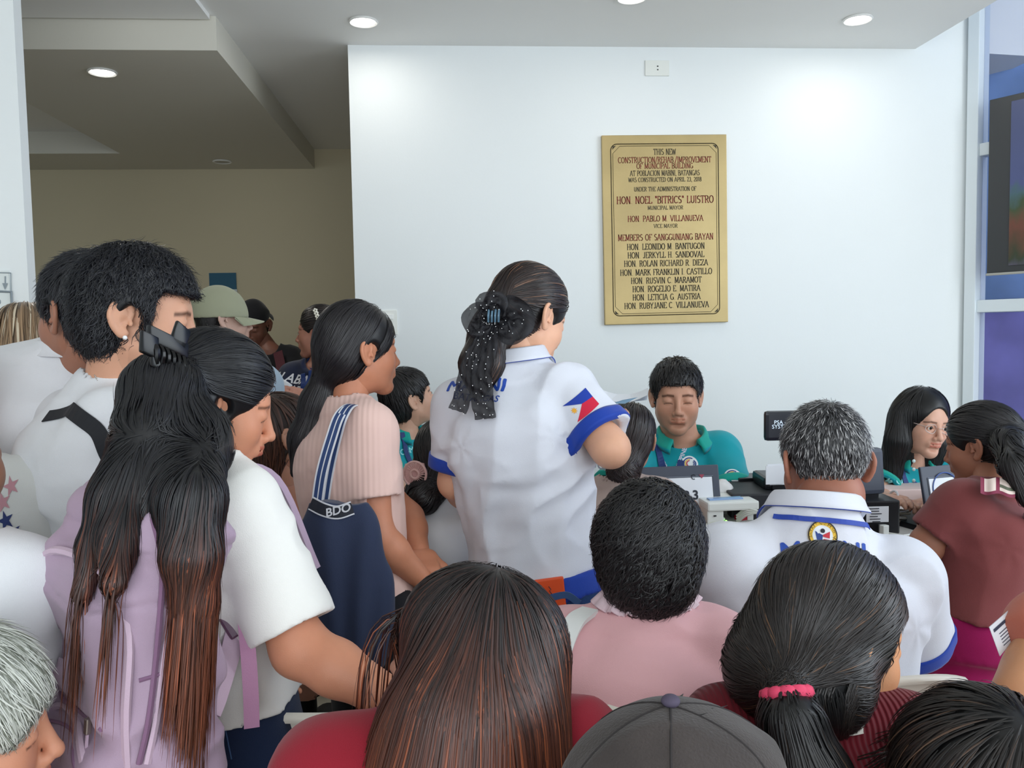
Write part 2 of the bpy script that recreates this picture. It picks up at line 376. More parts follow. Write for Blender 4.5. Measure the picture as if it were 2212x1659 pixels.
def hand_field(wr, dirv, palm, side, s=1., curl=.35, h=.0032, spread=1.):
    """side +1: thumb lies along +cross(dir,palm)"""
    d = nz(dirv); pn = nz(np.asarray(palm) - d * np.dot(palm, d)); a = np.cross(d, pn) * side
    w = np.asarray(wr, float)
    F = Fld(w - .2 * s, w + .2 * s, h)
    F.rbox(w + d * .048 * s, V(.043, .015, .047) * s, np.stack([a, pn, d], 1), r=.0145 * s, k=.02)
    F.cone(w - d * .03 * s, w + d * .02 * s, .026 * s, .027 * s, k=.02, flat=(pn, .72))
    for i, (u, L) in enumerate([(.031, .068), (.011, .078), (-.010, .072), (-.030, .056)]):
        u *= s; L *= s; p = w + d * .088 * s + a * u; ang = curl * .7; dd = d
        pts = [w + d * .06 * s + a * u * .85]; rs = [.011 * s]
        for seg in (.45, .30, .25):
            dd = nz(d * math.cos(ang) + pn * math.sin(ang) + a * u / s * (.8 + spread)); pts.append(p); rs.append((.0098 if i < 3 else .0085) * s)
            p = p + dd * L * seg; ang += curl
        pts.append(p); rs.append(.0072 * s); F.chain(pts, rs, k=.004)
    t0 = w + d * .022 * s + a * .030 * s; t1 = w + d * .058 * s + a * .056 * s + pn * .012 * s; t2 = t1 + (d * .7 + a * .25 + pn * .5 * (curl + .3)) * .036 * s
    t3 = t2 + (d * .9 + pn * .5 * curl) * .027 * s
    F.chain([t0, t1, t2, t3], [.015 * s, .012 * s, .0105 * s, .0085 * s], k=.008)
    return F.nets()

TS = [-.45, -.2, 0, .3, .7, .90, 1.0, 1.07]
HW = [.176, .176, .172, .150, .166, .160, .118, .055]
HD = [.128, .130, .125, .105, .118, .104, .076, .048]
CYB = [.0, -.01, -.012, -.005, -.012, -.018, -.012, 0]
def frame(C, Pm, yaw):
    U = nz(C - Pm); Rv = V(math.cos(R(yaw)), -math.sin(R(yaw)), 0); Rv = nz(Rv - U * (Rv @ U)); return Rv, np.cross(U, Rv), U

def folds(ax, amp, freq=9, stretch=.25, seed=0.):
    """cloth folds running along direction ax (world)"""
    ax = nz(ax); b = nz(np.cross(ax, V(.3, .9, .1))); c = np.cross(ax, b)
    def fn(p):
        q = np.stack([p @ ax * freq * stretch, p @ b * freq, p @ c * freq], 1) + seed
        w = vnoise(p * 5 + seed)[:, None] * .8
        n1 = vnoise(q + w); n2 = vnoise(q * 2.1 + 7 + w)
        m = .45 + .55 * np.clip(vnoise(p * 4 + seed + 11) + .4, 0, 1)
        return amp * 1.9 * ((np.abs(n1) * 1.4 - .40) * m + .30 * n2 * m)
    return fn

def person(label, head, yaw, body, skin, pitch=0, roll=0, hs=1., byaw=None, sw=.165, bw=1., pelvis=None, fem=False, eye=0, fat=0., hh=.003,
           shirt=None, arms=(None, None), sleeve=.75, sr=.070, hem=None, wr=.005, legs='stand', trousers=None, waist=.08, thl=.40, facing=True, neck=None, vneck=0,
           shh=.0062, hands=(1, 1), curl=.35, palm=None, foldax=None, bag=None, seatz=.44, sleeve_long=False, fseed=0., extra=None, crew=True, thigh=None, neck_r=.054, cuff=.032, extra_body=None, xfold=None, eyelook=(0, 0)):
    """head/body/pelvis in (px,py,depth); arms = (left, right): each (elbow, wrist) in (px,py,depth) or None for hanging"""
    byaw = yaw if byaw is None else byaw
    H = P(*head); C = P(*body); HM = headM(yaw, pitch, roll)
    Pm = P(*pelvis) if pelvis else C - V(0, 0, .50)
    C = C - nz(C - Pm) * .050
    Rv, Fv, U = frame(C, Pm, byaw); L = np.linalg.norm(C - Pm); swj = sw - .055; ks = sw / .185
    root = empty('person', (Pm[0], Pm[1], 0), label, 'person')
    me_v, me_q, me_c = [], [], []
    def push(vq, col):
        v, q = vq[:2]; o = sum(len(a) for a in me_v); me_v.append(v); me_q.append(q + o)
        me_c.append(np.ones((len(v), 3)) * col if len(vq) < 3 else vq[2] * col)
    sk = np.array(rgb(*skin))
    hv, hq, hc = head_mesh(hh, fem, eye, fat)
    push(((hv * hs) @ HM.T + H, hq, hc), sk)
    nt = H + HM @ V(0, -.024, -.055) * hs; nb = C + U * .050 if neck is None else P(*neck)
    Fn = Fld(np.minimum(nt, nb) - .17, np.maximum(nt, nb) + V(.17, .17, .02), .0055)
    kk = bw ** .5
    Fn.cone(nt, nb - U * .03, neck_r * hs, neck_r * hs, k=.0)
    SL, SR = C - Rv * swj, C + Rv * swj
    for S_ in (SL, SR): Fn.cone(nb - U * .030, S_, .036 * kk, .036 * kk, k=.035)
    Fn.loft(Pm, Rv, Fv, U, L, TS, np.array(HW) * ks, np.array(HD) * bw, CYB, -.1, 1.05, k=.04, off=-.012)
    for i in range(3):
        pass
    push(Fn.nets(), sk)
    # torso inside the clothes, coarse
    Fc = Fld(np.minimum(C, Pm) - .28, np.maximum(C, Pm) + .28, .014)
    Fc.loft(Pm, Rv, Fv, U, L, TS, np.array(HW) * ks, np.array(HD) * bw, CYB, -.2, 1.02, k=.03, off=-.026)
    if extra_body: extra_body(Fc)
    push(Fc.nets(), sk)
    # arms
    arm_data = []
    for i, (S_, A) in enumerate(((SL, arms[0]), (SR, arms[1]))):
        sg = -1 if i == 0 else 1
        if A == 0: arm_data.append(None); continue
        if A is None: E = S_ - V(0, 0, .27) + Rv * sg * .04; W = E - V(0, 0, .22) + Fv * .10
        else: E = P(*A[0]); W = P(*A[1])
        S0 = S_ - U * .012
        Fa = Fld(np.minimum(np.minimum(S0, E), W) - .07, np.maximum(np.maximum(S0, E), W) + .07, .006)
        Fa.cone(S0, E, .046 * kk, .039 * kk, k=.0); Fa.cone(E, E + (W - E) * .35, .038 * kk, .0395 * kk, k=.03); Fa.cone(E + (W - E) * .35, W, .0395 * kk, .0265, k=.02)
        Fa.ell(E + nz(E - W) * .006 + nz(E - S0) * .006, .032 * kk, k=.02)
        push(Fa.nets(), sk)
        if hands[i]:
            dv = nz(W - E); pl = (palm[i] if palm and palm[i] is not None else -Rv * sg)
            push(hand_field(W + dv * .01, dv, pl, sg if False else 1 if np.cross(dv, nz(pl)) @ Fv > 0 else -1, .95 * hs, curl, .0036), sk)
        arm_data.append((S0, E, W))
    # legs
    hipL, hipR = Pm - Rv * .09 - U * .06, Pm + Rv * .09 - U * .06
    lg = []
    for sg, hp in ((-1, hipL), (1, hipR)):
        if legs == 'stand':
            kn = V(hp[0] * .5 + hp[0] * .5, hp[1], .47) + Fv * .02; kn[2] = .47; an = V(kn[0], kn[1], .08) - Fv * .02
        elif legs == 'sit':
            tv = nz(V(Fv[0], Fv[1], 0)); hp = V(hp[0], hp[1], max(seatz + .09, .45)); kn = hp + tv * thl + Rv * sg * .05 + V(0, 0, -.02); an = V(kn[0], kn[1], .08) + tv * .03
            if thigh is not None: kn = P(*thigh[0 if sg < 0 else 1]); an = V(kn[0], kn[1], .08)
        lg.append((hp, kn, an))
    Fl = Fld(np.min([p for l in lg for p in l], 0) - .14, np.max([p for l in lg for p in l], 0) + .2, .012)
    for hp, kn, an in lg:
        Fl.cone(hp, kn, .078 * kk, .050, k=.02); Fl.cone(kn, an, .048, .032, k=.02)
        ft = an + nz(V(Fv[0], Fv[1], 0)) * .14; ft[2] = .035; a2 = an.copy(); a2[2] = .045
        Fl.cone(a2, ft, .035, .028, k=.02)
    push(Fl.nets(), sk)
    body_o = mesh('body', np.vstack(me_v), np.vstack(me_q), SKIN, root, cols=np.vstack(me_c))
    # eyes
    if eye > 0:
        for s in (-1, 1):
            mb = MB(); c = H + HM @ (V(s * .032, .0780, .0072) * hs)
            mb.ball(c, .0148 * hs, 12); look = nz(HM @ V(eyelook[0], 1, eyelook[1])); mb.ball(c + look * .0075 * hs, .0092 * hs, 10, mi=1)
            mb.build('eye', [EYEW, EYED], root, smooth=True)
    res = dict(root=root, H=H, HM=HM, C=C, Pm=Pm, R=Rv, F=Fv, U=U, hs=hs, arms=arm_data, body=body_o, L=L, nb=nb)
    # shirt
    if shirt is not None:
        lo = np.minimum(C, Pm) - V(.30, .30, .22); hi = np.maximum(C, Pm) + V(.30, .30, .12)
        for ad in arm_data:
            if ad: lo = np.minimum(lo, ad[1] - .1); hi = np.maximum(hi, ad[1] + .1)
        Fs = Fld(lo, hi, shh)
        tb = -.22 if hem is None else hem
        Fs.loft(Pm, Rv, Fv, U, L, TS, np.array(HW) * ks, np.array(HD) * bw, CYB, tb, 1.06, k=.0, off=.010)
        for S_ in (SL, SR): Fs.cone(nb - U * .012, S_, .052 * kk, .050 * kk, k=.05)
        for ad in arm_data:
            if ad is None: continue
            S0, E, W = ad
            Fs.ell(S0, .058 * kk, k=.04)
            if sleeve > 1:
                Fs.cone(S0, E, sr * .9, sr * .85, k=.03); Fs.cone(E, E + (W - E) * (sleeve - 1), sr * .85, sr * .6, k=.02, clip=True)
            elif sleeve > 0:
                Fs.cone(S0, S0 + (E - S0) * sleeve, sr * .97, sr, k=.028, clip=True, hollow=.011 if sr < .075 else .017)
        # yoke up to the neck, then the neck opening
        if neck is not None: Fs.cone(nb - U * .034, C - U * .02, (neck_r + .020) * hs, .085 * kk, k=.05)
        Fs.cone(nb - U * (.035 if neck is None else .006) + Fv * .004, nb + U * .12 + Fv * .02, (neck_r + .003) * hs, (neck_r + .010) * hs, k=.004, mode='s')
        Fs.cone(nb + U * .012 + Fv * .03, nb + U * .03 + Fv * .10, .05 * hs, .06, k=.01, mode='s')
        if vneck: Fs.cone(nb + Fv * .06, C + Fv * .12 - U * vneck, .045, .012, k=.008, mode='s')
        fa = foldax if foldax is not None else nz(U * 1.0 + Rv * .5)
        Fs.wrinkle(folds(fa, wr, seed=fseed), wr * 2)
        Fs.wrinkle(folds(nz(Rv + U * .25), wr * .6, freq=15, stretch=.3, seed=fseed + 3), wr * 1.5)
        for sg, S_ in ((-1, SL), (1, SR)):   # creases fanning out of the armpits
            ap = S_ - U * .10 - Rv * sg * .02
            def fan(p, ap=ap, sg=sg):
                d = p - ap; rr = np.linalg.norm(d, axis=1); an = np.arctan2(d @ U, d @ (-Rv * sg)); w = np.exp(-(rr / .14) ** 2) * np.clip(rr / .03, 0, 1)
                return w * wr * .30 * np.cos(an * 6 + 5 * vnoise(p * 7 + fseed) + rr * 20)
            Fs.wrinkle(fan, wr * 1.5)
        for ad in arm_data:      # the cloth always lies outside the arm
            if ad is None or sleeve <= 0: continue
            S0, E, W = ad; le = np.linalg.norm(E - S0); Fs.cone(S0, S0 + (E - S0) * (sleeve - .016 / le), .051 * kk, .048 * kk, k=.012, clip=True)
            if sleeve <= 1: Fs.cone(S0, S0 + (E - S0) * sleeve, sr * .97 - .003, sr - .003, k=.004, clip=True, hollow=.009)
        if extra: extra(Fs, res)
        v, q = Fs.nets(); mats = shirt if isinstance(shirt, (list, tuple)) else [shirt]
        cen = v[q].mean(1); mi = np.zeros(len(q), int); tf = nz(U)
        res['shirt'] = mesh('shirt', v, q, mats, root, midx=mi); res['Fs'] = Fs
        if len(mats) > 1 and cuff:
            for ad in arm_data:
                if ad is None: continue
                S0, E, W = ad; ax_ = nz(E - S0); e = S0 + (E - S0) * sleeve; a1 = nz(np.cross(ax_, V(.1, .2, 1))); a2 = np.cross(ax_, a1); n_ = 56; vs = []
                for dt, ro in ((-cuff, .0005), (-cuff, .0035), (-cuff * .8, .0040), (-cuff * .6, .0042), (-cuff * .4, .0042), (-cuff * .2, .0042), (.0, .0035), (.002, -.012)):
                    for k in range(n_):
                        an = 2 * math.pi * k / n_; dr = a1 * math.cos(an) + a2 * math.sin(an); vs.append((e + ax_ * min(dt, -.003), dr, ro, ax_ * (dt - min(dt, -.003))))
                ce = np.array([a_[0] for a_ in vs]); dr = np.array([a_[1] for a_ in vs]); ro = np.array([a_[2] for a_ in vs]); ex = np.array([a_[3] for a_ in vs])
                rad = np.full(len(vs), sr + .03)
                for _ in range(25): rad -= np.clip(Fs.sample(ce + dr * rad[:, None]), -.01, .01) * .7
                rad = np.clip(rad, sr - .012, sr + .008); pp_ = ce + dr * (rad + ro)[:, None] + ex
                mesh('cuff', pp_, [(r_ * n_ + k, r_ * n_ + (k + 1) % n_, (r_ + 1) * n_ + (k + 1) % n_, (r_ + 1) * n_ + k) for r_ in range(7) for k in range(n_)], mats[1], root)
    # trousers
    if trousers is not None:
        Ft = Fld(np.min([p for l in lg for p in l] + [Pm], 0) - .2, np.max([p for l in lg for p in l] + [Pm + U * (waist * L + .02)], 0) + .2, .010)
        Ft.loft(Pm, Rv, Fv, U, L, TS, np.array(HW) * ks, np.array(HD) * bw, CYB, -.25, waist, k=.0, off=.002)
        for hp, kn, an in lg:
            Ft.cone(hp, kn, .093 * kk, .070, k=.04); Ft.cone(kn, an, .066, .058, k=.02, clip=True)
        Ft.wrinkle(folds(V(1, 0, .3), .004, seed=5), .006)
        v, q = Ft.nets(); res['trousers'] = mesh('trousers', v, q, trousers, root); res['Ft'] = Ft
        sh = MB()
        for hp, kn, an in lg:
            d = nz(V(Fv[0], Fv[1], 0)); M = np.stack([np.cross(d, V(0, 0, 1)), d, V(0, 0, 1)], 1)
            sh.box(V(an[0], an[1], .045) + d * .06, V(.045, .135, .040), M, bev=.03)
        sh.build('shoes', plain('dark_shoe', 35, 33, 34, .6), root, smooth=True)
    return res

def place_collar(r, mats, rad=.064, rise=.030, fall=.038, out=.014, open_deg=28, tilt=.35, name='collar', back=0.012):
    """folded polo collar round the neck; mats = [cloth, edge]"""
    nb, U, F_, Rv, hs = r['nb'], r['U'], r['F'], r['R'], r['hs']
    up = nz(U - F_ * tilt * .3); c0 = nb + F_ * .004 - U * .006; vs = []; fs = []; mi = []
    prof = [(0, 0), (.002, rise * .6), (.004, rise), (.008, rise + .003), (.012, rise), (out + .004, rise * .35), (out + .012, rise - fall), (out + .010, rise - fall - .002), (out, rise * .3), (.006, rise * .6)]
    n = 44; m = len(prof)
    for i in range(n + 1):
        a = R(open_deg) + (2 * math.pi - 2 * R(open_deg)) * i / n     # 0 = front
        dr = Rv * math.sin(a) + F_ * math.cos(a); fr = max(0, math.cos(a)); k = 1 + .25 * fr
        lower = up * (-.030 * fr - .0 * (1 - fr))
        for j, (o, z) in enumerate(prof):
            zz = z - (.020 * fr if z < 0 else 0) ; vs.append(c0 + dr * (rad * (1 + .05 * fr) + o * (1 + .6 * fr)) * hs + up * zz * hs + lower * hs + up * back * (1 - fr))
    for i in range(n):
        for j in range(m):
            j2 = (j + 1) % m; fs.append((i * m + j, (i + 1) * m + j, (i + 1) * m + j2, i * m + j2)); mi.append(1 if j in (5, 6) and len(mats) > 1 and j == 6 else 0)
    fs += [tuple(range(m)), tuple(n * m + j for j in range(m - 1, -1, -1))]; mi += [0, 0]
    o = mesh(name, vs, fs, mats, r['root'], midx=mi); return o

def decal(F_, V2, faces, org, u, v, n, mats, name, parent, off=.0012, midx=None, dist=.06):
    """wrap flat 2-D shapes onto the surface of a field: start outside along n, march in"""
    V2 = np.asarray(V2, float); p = np.asarray(org) + V2[:, :1] * u + V2[:, 1:2] * v + np.asarray(n) * dist; d = -nz(n)
    tr = np.zeros(len(p))
    for _ in range(60):
        f = F_.sample(p + d * tr[:, None]); tr += np.clip(f - off, -.01, .02) * .8
    tr = np.clip(tr, 0, dist * 2); q = p + d * tr[:, None]
    return mesh(name, q, faces, mats, parent, midx=midx)
def hit(F_, px, py, near=.5, far=6.5):
    a = _ORG; d = P(px, py, 1.) - a; hi_ = F_.lo + F_.h * (F_.n - 1); t = near
    while t < far:
        p = a + d * t
        if (p > F_.lo).all() and (p < hi_).all():
            f = F_.sample(p[None])[0]
            if f < .002: return p
            t += max(f * .7, .002) / np.linalg.norm(d)
        else: t += .01
    return None
def text2d(body, size=1., extrude=0, align='CENTER', bold=.0, sub=0):
    bw_ = bold if 'M' in body else 0; bold = 0 if 'M' in body else bold
    c = bpy.data.curves.new('t', 'FONT'); c.body = body; c.size = size; c.align_x = align; c.align_y = 'CENTER'; c.offset = bold; c.resolution_u = 3; c.extrude = extrude
    o = bpy.data.objects.new('t', c); COL.objects.link(o); bpy.context.view_layer.update()
    me = bpy.data.meshes.new_from_object(o.evaluated_get(bpy.context.evaluated_depsgraph_get()))
    bm = bmesh.new(); bm.from_mesh(me)
    bmesh.ops.triangulate(bm, faces=bm.faces[:])
    v = np.array([tuple(x.co) for x in bm.verts]); bm.verts.index_update(); f = [tuple(x.index for x in fa.verts) for fa in bm.faces]; bm.free()
    bpy.data.objects.remove(o); bpy.data.curves.remove(c); bpy.data.meshes.remove(me)
    if bw_ or ('M' in body and sub):
        n0 = len(v); sh_ = [(dx * size * .030, dy * size * .022, .0) for dx, dy in ((-1, 0), (1, 0), (0, 1), (0, -1))]; f0 = list(f)
        f = [tuple(i + k * n0 for i in t_) for k in range(4) for t_ in f0]; v = np.vstack([v + np.array(s_) for s_ in sh_])
    for _ in range(sub + 1 if sub else 0):      # split every triangle in four so the print can follow the cloth
        v = list(map(tuple, v)); mid = {}; nf = []
        def md(a, b):
            k = (min(a, b), max(a, b))
            if k not in mid: mid[k] = len(v); v.append(tuple((np.array(v[a]) + np.array(v[b])) / 2))
            return mid[k]
        for a, b, c_ in f: x, y, z = md(a, b), md(b, c_), md(c_, a); nf += [(a, x, z), (x, b, y), (z, y, c_), (x, y, z)]
        f = nf; v = np.array(v)
    return v, f
def grid2d(w, h, nx, ny):
    v = [(w * (i / nx - .5), h * (j / ny - .5)) for j in range(ny + 1) for i in range(nx + 1)]
    f = [(j * (nx + 1) + i, j * (nx + 1) + i + 1, (j + 1) * (nx + 1) + i + 1, (j + 1) * (nx + 1) + i) for j in range(ny) for i in range(nx)]
    return np.array(v), f

# ---- hair
def strands(F_, starts, flow, L, steps, width, parent, colfn, lift=.004, off=.0025, jit=.25, seed=1, name='hair', free=.02, curlfreq=0, curlamp=0, base=None, lv=.4, grav=0., cull=None, zfree=None):
    rs = np.random.RandomState(seed); n = len(starts); p = starts.copy(); Ls = L * (1 - lv * rs.rand(n)); w = width * (.5 + rs.rand(n)); jv = rs.randn(n, 3) * jit
    ph = rs.rand(n) * 6.28; li = lift * rs.rand(n) ** 2 * 2; offs = off * (.3 + 1.4 * rs.rand(n))
    zf = None if zfree is None else zfree[0] + (zfree[1] - zfree[0]) * rs.rand(n)
    pts, nrm = [], []; d0 = None; N0 = F_.grad(p)
    for k in range(steps + 1):
        t = k / steps; f = F_.sample(p); g = F_.grad(p); near = (f < free)[:, None]
        if zfree is not None: near = near & (p[:, 2] > zf)[:, None]
        p = np.where(near, p - g * np.clip(f - offs, -.02, .02)[:, None], p)
        N0 = np.where(near, g, N0); d = flow(p, N0, t) + jv * (.4 + .6 * t) + .5 * jit * np.stack([vnoise(p * 30 + 5), vnoise(p * 30 + 9), vnoise(p * 30 + 13)], 1)
        d = np.where(near, d - N0 * (d * N0).sum(1)[:, None], d + V(0, 0, -1.0) * (1 if grav else 0)); d /= (np.linalg.norm(d, axis=1)[:, None] + 1e-9)
        if d0 is not None: d = d * .55 + d0 * .45; d /= (np.linalg.norm(d, axis=1)[:, None] + 1e-9)
        d0 = d; side = np.cross(d, N0); q = p + N0 * (li * t * t)[:, None]
        if curlamp: q = q + side * (curlamp * np.sin(ph + t * curlfreq))[:, None] + N0 * (curlamp * .6 * np.cos(ph + t * curlfreq))[:, None]
        pts.append(q); nrm.append((N0, side)); p = p + d * (Ls / steps)[:, None]
    if cull is not None:
        bad = np.zeros(n, bool)
        for q in pts[::2]: bad |= cull(q)
        kp = ~bad; pts = [a_[kp] for a_ in pts]; nrm = [(a_[kp], b_[kp]) for a_, b_ in nrm]; n = int(kp.sum()); w = w[kp]
    K = steps + 1; vs = np.empty((n, K, 3, 3), np.float32); cs = np.empty((n, K, 3, 3), np.float32); rv = rs.rand(n)
    for k in range(K):
        t = k / steps; N0, sd = nrm[k]; sd = sd / (np.linalg.norm(sd, axis=1)[:, None] + 1e-9); ww = (w * (min(1, .35 + 4 * t)) * (1 - t ** 3) + .00025)[:, None]
        vs[:, k, 0] = pts[k] - sd * ww * .5; vs[:, k, 1] = pts[k] + N0 * ww * .35; vs[:, k, 2] = pts[k] + sd * ww * .5
        c = colfn(pts[k], t, rv); cs[:, k, 0] = c; cs[:, k, 1] = c; cs[:, k, 2] = c
    a = (np.arange(n) * K * 3)[:, None, None] + (np.arange(steps) * 3)[None, :, None]
    q = np.concatenate([a + np.array([0, 1, 4, 3])[None, None, :], a + np.array([1, 2, 5, 4])[None, None, :]], 1).reshape(-1, 4)
    V_ = vs.reshape(-1, 3); C_ = cs.reshape(-1, 3)
    if base is not None:
        bv, bq, bc = base; q = np.vstack([bq, q + len(bv)]); V_ = np.vstack([bv, V_]); C_ = np.vstack([np.ones((len(bv), 3)) * bc if np.ndim(bc) == 1 else bc, C_])
    o = mesh(name, V_, q, HAIR, parent, cols=C_)
    return o
def colmix(root, tip, t0=0., t1=1., var=.35, streak=None, axis=None):
    """axis None: by strand parameter; else (z_top, z_bottom) world heights"""
    root = np.array(rgb(*root)); tip = np.array(rgb(*tip)); sc = None if streak is None else np.array(rgb(*streak[0]))
    def fn(p, t, rv):
        if axis: k = np.clip((axis[0] - p[:, 2] + (rv - .5) * .12) / (axis[0] - axis[1]), 0, 1)
        else: k = np.full(len(p), np.clip((t - t0) / (t1 - t0), 0, 1))
        c = root * (1 - k)[:, None] + tip * k[:, None]
        c = c * (1 - var + 2 * var * ((rv * 7.13) % 1))[:, None]
        if sc is not None: m = (((rv * 13.7) % 1) < streak[1])[:, None] * (np.clip(k * 2 + streak[2], 0, 1))[:, None]; c = c * (1 - m) + sc * m
        return c
    return fn
def L2W(r, p): return r['H'] + r['HM'] @ (np.asarray(p, float) * r['hs'])
def hair(r, kind='short', col=(22, 20, 22), tip=None, n=1800, L=.035, width=.003, seed=1, h=.004, thick=.010, tie=None, front=(0, .10, -.035), fr=(.088, .078, .098), jit=.3, lift=.006,
         vol=None, flow=None, streak=None, var=.35, nape=True, ears=True, steps=7, curl=(0, 0), axis=None, ext=.25, sideburn=False, off=.0025, free=.02, lv=.4, grav=0, starts_z=None, down=False, prt=None, crown=(0, -.055, .11), basecol=None, basemul=.55, cheek=True, box=None, face=None, cullc=True, zfree=None):
    HM, hs, H = r['HM'], r['hs'], r['H']; lo, hi = H - ext, H + .18
    if vol:
        pts = np.array([q for c in vol for q in c[0]]); lo = np.minimum(lo, pts.min(0) - .06); hi = np.maximum(hi, pts.max(0) + .06)
    F_ = Fld(lo if vol else H - .18, hi if vol else H + .18, h)
    F_.ell(L2W(r, (0, -.012, .046)), V(.074 + thick, .094 + thick, .083 + thick * 1.1) * hs, M=HM, k=0)
    if nape: F_.ell(L2W(r, (0, -.050, -.012)), V(.062 + thick * .7, .046 + thick * .8, .068) * hs, M=HM, k=.025)
    if box: F_.rbox(L2W(r, box[0]), V(*box[1]) * hs, HM, r=box[2] * hs, k=.008, mode='s')
    else: F_.ell(L2W(r, front), V(*fr) * hs, M=HM, k=.008, mode='s')
    if cheek: F_.ell(L2W(r, (0, .074, -.066)), V(.115, .078, .088) * hs, M=HM, k=.012, mode='s')
    if ears:
        for s in (-1, 1): F_.ell(L2W(r, (s * .088, .006, -.012)), V(.032, .026, .044) * hs, M=HM, k=.006, mode='s')
    if vol:
        for c in vol:
            F_.chain(c[0], c[1], k=c[2] if len(c) > 2 else .03, **({'flat': c[3]} if len(c) > 3 else {}))
    v, q = F_.nets(); rs = np.random.RandomState(seed)
    st = v[rs.randint(0, len(v), n)] + rs.randn(n, 3) * .001
    if starts_z is not None: st = st[st[:, 2] > starts_z]
    cr = L2W(r, crown); tp = None if tie is None else np.asarray(tie)
    dn = -HM[:, 2] if not down else V(0, 0, -1)
    def fl(p, N, t):
        if flow is not None: return flow(p, N, t)
        if tp is not None: d = tp - p; return d / (np.linalg.norm(d, axis=1)[:, None] + .02)
        d = p - cr; d = d / (np.linalg.norm(d, axis=1)[:, None] + .01); return d * 1.0 + dn * .5
    cf = colmix(col, tip or col, var=var, streak=streak, axis=axis)
    bc = cf(v, 0., np.full(len(v), .5)) * basemul
    r['Fh'] = F_
    def cull(p):
        q = (p - H) @ HM / hs; b = np.zeros(len(q), bool)
        if ears:
            for s in (-1, 1): b |= (((q[:, 0] - s * .086) / .034) ** 2 + ((q[:, 1] + .008) / .023) ** 2 + ((q[:, 2] + .002) / .036) ** 2) < 1
        if face: b |= (q[:, 1] > .045) & (q[:, 2] < face[1]) & (q[:, 2] > -.13) & (np.abs(q[:, 0]) < face[0])
        if cheek and cullc: b |= (q[:, 1] > .035) & (q[:, 2] < .0) & (q[:, 2] > -.14) & (np.abs(q[:, 0]) < .12)
        return b
    return strands(F_, st, fl, L, steps, width, r['root'], cf, lift=lift, jit=jit, seed=seed, base=(v, q, bc), curlfreq=curl[0], curlamp=curl[1], off=off, free=free, lv=lv, grav=grav, zfree=zfree, cull=cull if (ears or cheek or face) else None)

# ---------------------------------------------------------------- the room
WY = 4.0
CEIL = on_plane(1300, 101, (0, WY, 0), (0, 1, 0))[2]
WX0 = on_plane(760, 400, (0, WY, 0), (0, 1, 0))[0]; WX1 = on_plane(2097, 400, (0, WY, 0), (0, 1, 0))[0]
WALL = mat('wall_paint', rgb(232, 236, 236), .75, spec=.25, bump=.12, bscale=90, var=.012, vscale=1.5)
HALL = mat('hall_paint', rgb(206, 196, 168), .8, spec=.2, bump=.12, bscale=90, var=.02, vscale=1.5)
CPAINT = mat('ceiling_paint', rgb(240, 240, 238), .85, spec=.2, bump=.08, bscale=80, var=.01, vscale=2)
def struct(name, mb, mats, smooth=False):
    o = mb.build(name, mats, None, smooth); o['kind'] = 'structure'; return o
def bx(x0, x1, y0, y1, z0, z1, mb=None, mi=0, bev=0):
    return (mb or MB()).box(((x0 + x1) / 2, (y0 + y1) / 2, (z0 + z1) / 2), ((x1 - x0) / 2, (y1 - y0) / 2, (z1 - z0) / 2), mi=mi, bev=bev)
struct('wall_back', bx(WX0, WX1 + .02, WY, WY + .15, 0, 4.3), WALL)
FARY = 6.2
struct('wall_far', bx(-6, 3, FARY, FARY + .1, 0, 3.2), HALL)
struct('wall_hall_left', bx(-6.1, -6, 2.8, FARY, 0, 3.2), HALL)
# the hall is closed off to the right behind the back wall
struct('wall_hall_right', bx(1.0, 1.1, WY + .15, FARY, 0, 3.2), HALL)
pc = on_plane(61, 300, (0, 2.80, 0), (0, 1, 0))
pil = struct('wall_left', bx(-3.2, pc[0], 2.75, 2.80, 0, CEIL), WALL)
struct('wall_side', bx(-3.3, -3.2, -1.5, 3.05, 0, CEIL), WALL)
# ceiling, its right edge runs obliquely along the glazed side
e0 = on_plane(1985, 101, (0, 0, CEIL), (0, 0, 1)); e1 = on_plane(2165, -6, (0, 0, CEIL), (0, 0, 1)); ed = (e1 - e0) / (e1[1] - e0[1])
ea = e0 + ed * (WY - e0[1]); eb = e0 + ed * (-3.4 - e0[1])
def slab(pts, z0, z1):
    m = MB(); n = len(pts); v = [(p[0], p[1], z0) for p in pts] + [(p[0], p[1], z1) for p in pts]
    return m.add(v, [tuple(range(n - 1, -1, -1)), tuple(range(n, 2 * n))] + [(i, (i + 1) % n, (i + 1) % n + n, i + n) for i in range(n)])
struct('ceiling', slab([(-6, -3.4), (eb[0], -3.4), (ea[0], WY), (ea[0] - .001, WY), (3, WY + .1), (3, FARY), (-6, FARY)], CEIL, CEIL + .35), CPAINT)
struct('ceiling_upper', slab([(1.2, -3.4), (4.6, -3.4), (6.4, -3.0), (WX1 + .1, WY + .1), (1.2, WY + .1)], 4.3, 4.4), CPAINT)
